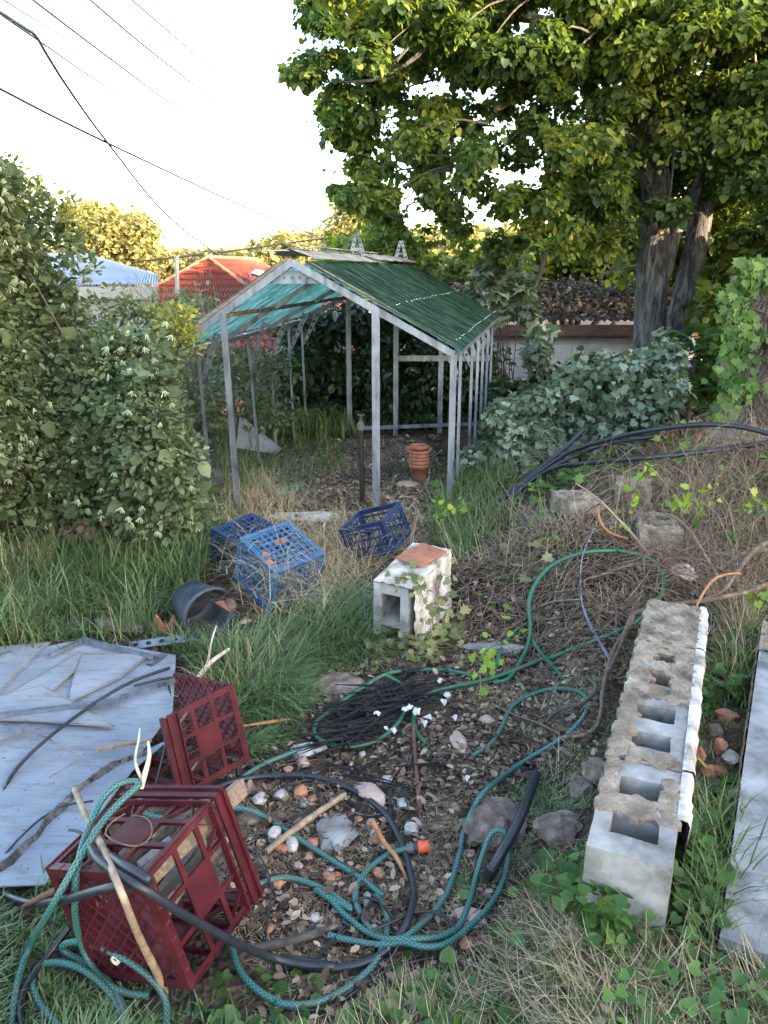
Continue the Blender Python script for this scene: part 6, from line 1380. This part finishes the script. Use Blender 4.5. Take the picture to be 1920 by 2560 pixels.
grass([
 ([(560,1220),(900,1290),(1130,1290),(1080,1400),(930,1420),(860,1560),(700,1470),(620,1400),(540,1400)],4600,(.12,.36),(.002,.004),(1.2,.35),(-.3,.7),None,None),
 ([(560,1200),(660,1200),(760,1320),(640,1400),(540,1380)],700,(.2,.42),(.002,.004),(.85,.4),(.0,.9),None,None),
 ([(-250,1380),(170,1380),(120,1540),(-250,1600)],900,(.2,.4),(.003,.005),(.4,.4),(.5,1.6),None,None),
 ([(1150,1750),(1480,1650),(1450,2060),(1480,2280),(1700,2400),(2200,2440),(2200,2900),(700,2900),(760,2450),(1050,2300),(1250,2000),(1180,1900)],15000,(.03,.20),(.0014,.0036),(1.25,.35),(-.5,.6),None,E2),
 ([(600,1960),(1200,1800),(1250,2000),(1050,2330),(800,2500),(560,2330)],9000,(.03,.16),(.0012,.0030),(1.38,.22),(-.1,.25),None,None),
 ([(1130,1640),(1600,1480),(1600,1620),(1480,1800),(1200,1760)],3300,(.06,.24),(.0018,.0035),(1.25,.3),(-.3,.4),None,E2),
 ([(1120,1330),(1300,1290),(1920,1200),(2200,1200),(2200,1500),(1850,1560),(1600,1600),(1450,1500),(1250,1450),(1130,1450)],6500,(.1,.36),(.002,.004),(1.15,.4),(-.3,.5),None,None),
 ([(1420,1140),(1600,1070),(1920,1040),(2300,1040),(2300,1400),(1920,1420),(1640,1300),(1500,1250)],8000,(.14,.4),(.002,.004),(1.1,.45),(-.3,.7),None,None),
 ([(1760,1500),(1900,1500),(1850,1720),(1760,1700)],700,(.1,.3),(.002,.004),(.9,.4),(-.2,.8),None,None),
 ([(880,1560),(1300,1560),(1130,1700),(1100,1780),(960,1700),(830,1680)],3400,(.06,.22),(.0015,.003),(1.35,.25),(-.2,.3),None,None),
 ([(640,1120),(960,1100),(1120,1200),(1080,1300),(640,1300)],900,(.1,.3),(.002,.004),(1.3,.3),(-.2,.3),None,None),
 ([(1600,1500),(1750,1490),(1750,1640),(1590,1640)],500,(.06,.22),(.0015,.003),(1.3,.3),(-.2,.4),None,None),
 ([(700,1900),(900,1780),(1000,1900),(860,2000),(700,2000)],450,(.08,.16),(.0015,.003),(1.1,.3),(.1,.9),None,None),
 (LG,1500,(.12,.36),(.002,.004),(.8,.4),(-.2,1.2),None,E1),
 ([(600,1540),(700,1480),(930,1560),(930,1700),(800,1690),(640,1800)],1700,(.08,.3),(.0018,.0035),(1.2,.35),(-.3,.4),None,None),
 ([(1100,1640),(1500,1560),(1500,1750),(1300,1900),(1230,2050),(1100,2300),(880,2400),(700,2350),(1000,2200),(1180,1950)],4200,(.03,.18),(.0013,.0032),(1.35,.25),(-.3,.4),None,None),
],M['straw'],'dry_grass','dry straw-coloured grass stems strewn over the rubble and heap',300)
def litter(zones,mat,name,label,seed,tm=SIMPLE):
    parts=[]
    for i,(poly,n,s,lift) in enumerate(zones):
        p,r=scatter(poly,n,seed+i,E1+[PILE]); p=p[dist(p)>.008]; p[:,2]+=r.uniform(.002,lift,len(p)); d=r.normal(size=p.shape); d[:,2]*=.25
        parts.append(inst(tm,p,d,np.array([0,0,1.])+r.normal(size=p.shape)*.45,r.uniform(s[0],s[1],len(p))))
    V,F=merge(parts); return tag(fastmesh(name,V,F,mat),label,name.replace('_',' '),kind='stuff')
RUB=[(560,1900),(760,1840),(900,1700),(1100,1680),(1230,1800),(1250,2000),(1100,2250),(900,2420),(640,2350),(560,2200)]
litter([(RUB,5200,(.006,.016),.010),(RUB,1300,(.018,.045),.03),([(700,1700),(1300,1600),(1560,1600),(1480,1900),(1150,2000),(800,1900)],5200,(.012,.04),.02),
 ([(1090,1330),(1500,1280),(1640,1450),(1500,1640),(1150,1640),(1100,1500)],9000,(.010,.04),.03),([(640,1100),(1100,1090),(1130,1320),(640,1340)],6500,(.02,.055),.015),
 ([(540,1240),(700,1240),(700,1340),(540,1340)],900,(.03,.06),.02),([(1640,1250),(2200,1150),(2200,1560),(1640,1500)],2600,(.02,.06),.05),
 ([(850,1600),(1150,1560),(1150,1700),(850,1700)],1600,(.02,.05),.02),([(1000,2250),(1500,2200),(2100,2560),(2100,2800),(500,2800),(700,2400)],1800,(.015,.04),.03),([(1500,1600),(1760,1500),(1750,1620),(1600,1640)],300,(.01,.04),.02)],
 M['litter'],'leaf_litter','brown dead leaf litter over the dark soil, heap and greenhouse floor',400)
# roots, twigs, chips: short irregular sticks as one litter
def twigs(zones,seed):
    mb=MB(); r=random.Random(seed)
    for i,(poly,n,L,rad) in enumerate(zones):
        p,_=scatter(poly,n,seed+i,E1)
        for q in p:
            a=Vector(q.tolist())+Vector((0,0,r.uniform(.003,.03))); an=r.uniform(0,6.28); l=r.uniform(*L); d=Vector((math.cos(an),math.sin(an),0))*l
            P=[a+d*(k/3)+Vector((r.uniform(-1,1),r.uniform(-1,1),0))*.08*l for k in range(4)]
            for v in P: v.z=float(gz(v.x,v.y))+r.uniform(.004,.05 if rad[1]>.003 else .025)
            R=r.uniform(*rad); mb.tube(P,0,4,cap=False,rs=[R,R*.9,R*.75,R*.4])
    return mb
tag(twigs([([(1090,1330),(1500,1280),(1920,1300),(2100,1500),(1640,1480),(1500,1640),(1150,1620)],420,(.12,.45),(.0015,.005)),([(1500,1150),(2100,1100),(2100,1420),(1600,1350)],300,(.12,.5),(.0015,.005)),
 ([(1130,1250),(1300,1250),(1300,1400),(1100,1400)],120,(.1,.3),(.0015,.004)),(RUB,420,(.04,.2),(.001,.003)),([(1150,1700),(1500,1640),(1480,2000),(1900,2560),(1000,2560),(1200,2000)],260,(.06,.25),(.001,.003))],9).build('root_litter',M['vinewood']),'tangle of thin brown roots and twigs over the soil mound and heap','roots',kind='stuff')
# raised tangle of dead vine stems over the heap
def tangle(zones,seed,mat,name,label,lift=0):
    mb=MB(); r=random.Random(seed)
    for i,(poly,n,L,H,rad) in enumerate(zones):
        p,_=scatter(poly,n,seed+i,None)
        for q in p:
            an=r.uniform(0,6.28); l=r.uniform(*L); h=r.uniform(*H); P=[]
            for k in range(7):
                t=k/6; x=q[0]+math.cos(an)*l*(t-.5)+.07*l*math.sin(t*7+an*3); y=q[1]+math.sin(an)*l*(t-.5)+.07*l*math.cos(t*6+an*5)
                P.append(Vector((x,y,float(gz(x,y))+.005+lift+h*math.sin(math.pi*min(1,t*1.05))**1+r.uniform(0,.02))))
            R=r.uniform(*rad); mb.tube(P,0,4,cap=False,rs=[R*(1-.09*k) for k in range(7)])
    return tag(mb.build(name,mat),label,name.replace('_',' '),kind='stuff')
HEAP=[(1400,1160),(1560,1080),(1700,1050),(1920,1040),(2200,1040),(2200,1420),(1900,1480),(1640,1400),(1480,1280)]
MOUND=[(1120,1330),(1300,1290),(1500,1290),(1700,1330),(2100,1430),(1920,1520),(1660,1560),(1560,1600),(1480,1640),(1250,1600),(1110,1480)]
tangle([(HEAP,330,(.25,.9),(.03,.34),(.0015,.0045)),(MOUND,170,(.2,.7),(.01,.09),(.0015,.005))],71,M['vinewood'],'dead_vines','raised tangle of dead brown vine stems over the right-hand heap')
tangle([(HEAP,420,(.25,.8),(.05,.36),(.0008,.002)),(MOUND,190,(.2,.6),(.01,.09),(.0008,.002)),([(1250,1180),(1420,1100),(1560,1060),(1900,1040),(1900,1100),(1500,1150),(1300,1260)],200,(.3,.8),(.1,.3),(.0008,.0018))],72,M['palebranch'],'dead_stems','fine pale dead stems matted over the right-hand heap')
tangle([([(1580,1450),(1800,1450),(1770,1560),(1740,1600),(1610,1590)],60,(.15,.5),(.0,.06),(.001,.0035))],73,M['vinewood'],'vine_tangle','dead vines spilling over the far end of the block row',lift=.20)
# broadleaf weeds
def weeds(name,label,cat,zones,mat,tm,seed,stuff=True,hgt=(.03,.12)):
    parts=[]; st=MB(); r2=random.Random(seed)
    for i,(poly,n,s,h) in enumerate(zones):
        p,r=scatter(poly,n,seed+i,None); k_=dist(p)>.015; p=p[k_]; hh_=r.uniform(h[0],h[1],len(p))*np.clip(dist(p)/.15,.2,1); q=p+np.stack([r.normal(size=len(p))*.02,r.normal(size=len(p))*.02,hh_],-1)
        d=r.normal(size=p.shape); d[:,2]=d[:,2]*.2-.1; parts.append(inst(tm,q,d,np.array([0,-.25,1.])+r.normal(size=p.shape)*.35,r.uniform(s[0],s[1],len(p))))
    V,F=merge(parts); return tag(fastmesh(name,V,F,mat),label,cat,kind='stuff' if stuff else None)
weeds('heart_leaf_weeds','heart-shaped green weeds crowding round the foot of the block row','weeds',[
 ([(1360,2150),(1500,2200),(1600,2300),(1560,2420),(1360,2280)],150,(.024,.055),(.02,.14)),([(1560,2330),(1790,2330),(1800,2480),(1920,2430),(2200,2500),(2200,2800),(1500,2800),(1480,2500)],260,(.018,.045),(.02,.10)),
 ([(1690,2150),(1760,2100),(1800,2300),(1700,2380)],110,(.03,.06),(.02,.12)),([(1740,1620),(1870,1600),(1850,1800),(1760,1800)],110,(.03,.055),(.02,.10)),
 ([(1800,1900),(1850,1900),(1830,2100),(1740,2100)],40,(.03,.05),(.01,.06)),([(560,2430),(1200,2440),(1300,2560),(1300,2800),(400,2800)],330,(.025,.055),(.01,.08)),([(1150,2200),(1350,2250),(1350,2450),(1100,2400)],60,(.025,.05),(.01,.06))],M['weed'],HEART,500)
weeds('ivy_trails','lobed vine leaves under and beside the black pipe bundle','vine',[
 ([(1270,1230),(1400,1180),(1560,1160),(1560,1230),(1400,1290),(1270,1290)],120,(.05,.09),(.02,.22)),([(1060,1230),(1180,1250),(1200,1330),(1080,1340)],40,(.04,.08),(.02,.18)),([(1560,1100),(1750,1120),(1700,1210),(1560,1210)],45,(.04,.08),(.05,.25)),([(1880,1180),(2100,1150),(2100,1300),(1890,1300)],24,(.05,.09),(.1,.3)),(HEAP,90,(.035,.085),(.05,.34)),([(1130,1300),(1500,1290),(1560,1450),(1200,1560)],50,(.02,.06),(.02,.1))],M['vine'],LOBED,520)
weeds('wilting_ivy','wilting yellow-green ivy gathered round the foot of the upright wall chunk','ivy',[
 ([(900,1600),(950,1560),(1150,1560),(1180,1600),(1130,1690),(900,1700)],260,(.03,.06),(.01,.10)),([(1020,1480),(1110,1500),(1130,1600),(1040,1600)],50,(.03,.055),(.12,.30)),([(1200,1360),(1400,1350),(1420,1440),(1230,1480)],34,(.04,.07),(.03,.10)),([(1200,1640),(1500,1600),(1560,1700),(1250,1760)],40,(.03,.07),(.01,.05)),([(540,2560),(1100,2480),(1200,2700),(400,2700)],60,(.03,.06),(.01,.08))],M['sick'],LOBED,540)
weeds('chickweed','small-leaved pale weed mat around the blue crates and wall chunk','weeds',[([(700,1480),(930,1460),(930,1640),(760,1600)],900,(.010,.022),(.005,.06)),([(1120,1180),(1300,1200),(1200,1400),(1080,1370)],500,(.012,.025),(.01,.12))],M['palegrass'],ROUND,560)
# bright vine sprigs
def sprig(label,P,leaves,s,seed,mat='vine'):
    r=np.random.default_rng(seed); e=empty('vine_shoot',P[0],label,'vine'); S=spline(P,.03); MB().tube(S,.0022,5).build('stem',M['weed'],e)
    leaves=int(leaves*1.6); s*=.78; idx=r.integers(max(0,len(S)//4),len(S),leaves); p=np.array([tuple(S[i]) for i in idx])+r.normal(size=(leaves,3))*.03
    d=r.normal(size=p.shape); d[:,2]-=.4; V,F=inst(LOBED,p,d,np.array([0,-.7,.7])+r.normal(size=p.shape)*.6,r.uniform(s*.5,s*1.25,leaves)); fastmesh('leaves',V,F,M['yel'],e)
M['yel']=leafmat('yellow_green_vine_leaf',[(0,(.12,.22,.03)),(.6,(.26,.36,.05)),(1,(.42,.44,.09))],.35,clump=3)
sprig('bright yellow-green vine leaves over the crossing of the green and teal hoses',pts3(z3,[(960,850,.05),(880,870,.12),(840,930,.15),(870,990,.12),(870,1060,.05)]),9,.055,1)
sprig('bright yellow-green vine leaf at the left rim of the wide green hose loop',pts3(z3,[(960,850,.03),(1020,820,.12),(1045,760,.16),(1055,820,.1)]),4,.05,2)
sprig('yellow-green vine shoot rising beside the half-buried pale block',pts3(z5,[(870,1000,.1),(880,860,.25),(900,720,.35),(960,640,.45),(990,560,.55)]),12,.055,3)
sprig('yellow-green vine shoot at the middle of the dry heap',pts3(z5,[(1200,900,.1),(1130,830,.2),(1180,800,.3),(1310,770,.35)]),12,.06,4)
sprig('small yellow-green shoot right of the half-buried pale block',pts3(z5,[(1200,930,.08),(1240,880,.15),(1280,830,.2),(1370,890,.2)]),10,.045,5)
sprig('yellow-green vine leaves at the right margin above the long slab',pts3(z5,[(1560,1330,.1),(1600,1370,.15),(1650,1400,.15),(1700,1440,.15)]),9,.06,6)
sprig('yellow-green leaves at the right margin below the pipe bundle',pts3(z5,[(1560,800,.15),(1620,790,.25),(1680,830,.25)]),7,.07,7)
sprig('pale vine seedling leaning over the second block of the row',pts3(z6,[(860,800,.02),(870,790,.05),(960,840,.08),(1070,890,.08)]),7,.045,8)
sprig('green leaf sprig growing in the second block core',pts3(z6,[(840,1060,.0),(845,1030,.05),(880,1080,.05)]),4,.05,9)
sprig('small green sprig in the nearest block core',pts3(z6,[(880,1260,.0),(885,1190,.04),(890,1240,.04)]),4,.035,10)
sprig('small vine sprig on the grass by the right greenhouse corner post',pts3(None,[(1100,1340,.05),(1110,1290,.2),(1150,1250,.3),(1085,1270,.25)]),9,.05,11)
# ivy trailing over the upright chunk
e=empty('ivy_vine',(.2,3.4,.3),'thin ivy strand trailing down the white face of the upright wall chunk','ivy')
P=[U(985,1440,.40),U(1040,1450,.37),U(1060,1500,.33),U(1080,1540,.26),U(1075,1590,.18),U(1030,1620,.08)]
MB().tube(spline([p+Vector((0,-.015,0)) for p in P],.03),.0022,5).build('stem',M['vinewood'],e)
r=np.random.default_rng(3); S=spline(P,.01); idx=r.integers(0,len(S),46); p=np.array([tuple(S[i]) for i in idx])+r.normal(size=(46,3))*np.array([.03,.008,.03])+np.array([0,-.03,0]); d=r.normal(size=p.shape)*.5;d[:,2]-=1
V,F=inst(LOBED,p,d,np.array([0.2,-1,.4])+r.normal(size=p.shape)*.3,r.uniform(.022,.045,46)); fastmesh('leaves',V,F,M['sick'],e)
# woody vines over the mound
vines=[('thick dark woody vine branch crossing the heap from the right edge',[(1720,1090,.28),(1560,1110,.26),(1480,1140,.22),(1350,1215,.20),(1200,1200,.16),(1050,1190,.14),(880,1180,.12),(640,1260,.08)],[.014,.014,.013,.010,.006,.004],'vinewood'),
('brown vine branch running along the middle of the heap to the block row',[(1700,1270,.2),(1560,1330,.2),(1380,1370,.18),(1200,1400,.15),(1050,1410,.12),(920,1450,.10),(870,1480,.08),(820,1620,.06),(760,1750,.04),(710,1860,.03)],[.010,.011,.011,.011,.010,.009,.008],'vinewood'),
('reddish split vine arching up right beyond the block row',[(1220,1560,.1),(1235,1460,.18),(1270,1370,.22),(1340,1270,.26),(1420,1235,.26),(1500,1230,.25)],[.004,.005,.007,.006],'orangewood'),
('grey-brown vine branch coming down diagonally across the heap',[(550,708,.35),(680,800,.32),(800,920,.26),(900,1030,.2),(980,1130,.14)],[.004,.005,.006,.005],'palebranch'),
('long curved vine over the half-buried pale block',[(1090,890,.3),(1190,960,.28),(1270,1080,.26),(1340,1200,.22),(1420,1330,.18),(1450,1480,.1),(1450,1560,.06)],[.007,.008,.008,.006],'vinewood'),
('twisted vine fork at the right edge of the heap',[(1700,1030,.3),(1580,1100,.28),(1480,1220,.24),(1400,1330,.2),(1250,1390,.16)],[.012,.012,.009,.006],'vinewood'),
('short orange peeled vine on the dark mound top',[(680,845,.18),(690,920,.16),(740,990,.12),(850,1030,.08)],[.005,.006,.006,.004],'orangewood'),
('thin vine stem curling inside the wide green hose loop',[(700,1420,.04),(600,1300,.07),(640,1250,.08),(830,1230,.07),(900,1330,.05),(880,1440,.04)],[.004,.004,.004,.003],'vinewood'),
('thin pale stem lying across the dark soil inside the green hose loop',[(330,1420,.03),(430,1390,.05),(580,1378,.06)],[.003,.0035,.003],'palebranch'),
('dark vine trunk going up at the left of the pipe bundle blocks',[(860,890,.1),(850,840,.15),(880,760,.25),(930,700,.32)],[.006,.006,.005,.004],'vinewood'),
('thin vine along the foot of the dry grass heap',[(0,1060,.05),(120,1000,.06),(300,960,.08),(500,975,.08),(640,990,.08)],[.003,.004,.004,.003],'vinewood'),
('forked grey vine hanging below the right end of the heap',[(1500,1320,.15),(1520,1420,.12),(1490,1560,.06),(1450,1700,.03)],[.003,.003,.003],'palebranch')]
for lab,L,rs,m in vines: stick(lab,pts3(z5,L),rs,m,'vine_branch','vine',7,.10)
stick('dark brown vine looping from the hose circle down beside the block row',pts3(z6,[(800,90,.08),(760,160,.06),(700,260,.05),(660,380,.04),(640,480,.03),(630,600,.02),(590,680,.02),(500,712,.02),(400,690,.02),(300,640,.02),(180,600,.02),(60,540,.02)]),[.010,.010,.009,.009,.008,.006,.005,.004],'vinewood','vine_branch','vine',7,.10)
stick('thin brown vine rising right of the block row to the wire',pts3(z6,[(1135,500,.03),(1090,420,.08),(1085,300,.12),(1110,150,.16),(1130,20,.2)]),[.004,.004,.004,.003],'palebranch','vine_branch','vine')

# dry stems fallen over the blue crates, dirt on the sheets
def draped():
    r=np.random.default_rng(91); parts=[]
    for (x0,x1,y0,y1,z0,z1_,n) in ((585,815,1310,1440,.30,.42,190),(690,820,1400,1520,.05,.38,170),(590,690,1400,1520,.05,.36,70),(840,1030,1270,1400,.05,.28,150),(545,600,1340,1440,.1,.3,50)):
        px=r.uniform(x0,x1,n);py=r.uniform(y0,y1,n);z=r.uniform(z0,z1_,n); d=ray(px,py); t=(z-CH)/d[:,2]; p=d*t[:,None]; p[:,2]+=CH
        parts.append(blades(p,r.uniform(.08,.34,n),r.uniform(.0014,.003,n),r.uniform(-3.14,3.14,n),np.abs(r.normal(1.35,.3,n)),r.uniform(-.1,.9,n)))
    V,F=merge(parts); tag(fastmesh('fallen_stems',V,F,M['straw']),'loose dry stems fallen over the blue crates','dry stems',kind='stuff')
    n=300; px=r.uniform(-200,430,n);py=r.uniform(1640,2190,n); k=inpoly(px,py,SHEETS); px=px[k];py=py[k]; d=ray(px,py); t=(.078-CH)/d[:,2]; p=d*t[:,None]; p[:,2]+=CH; dd=r.normal(size=p.shape); dd[:,2]*=.1
    V,F=inst((SIMPLE[0]*np.array([.5,1,1]),SIMPLE[1]),p,dd,np.array([0,0,1.])+r.normal(size=p.shape)*.2,r.uniform(.003,.014,len(p))**1.0); tag(fastmesh('debris_specks',V,F,M['litter']),'specks of leaf and soil scattered on the white sheets','debris',kind='stuff')
draped()
for lab,px,py,z in (('orange dead leaf on the corner of the faded blue crate, upper one',686,1358,.44),('brown dead leaf lower on the faded blue crate base',655,1388,.43),('tan dead leaf near the front corner of the faded blue crate',664,1408,.42),('pale dead leaf at the middle of the faded blue crate base',702,1352,.45)):
    P=U(px,py,z); V,F=inst(ROUND,np.array([tuple(P)]),np.array([[1,.4,0.]]),np.array([[0,-.3,1.]]),[.045]); tag(fastmesh('dead_leaf',V,F,M['terra']),lab,'leaf')
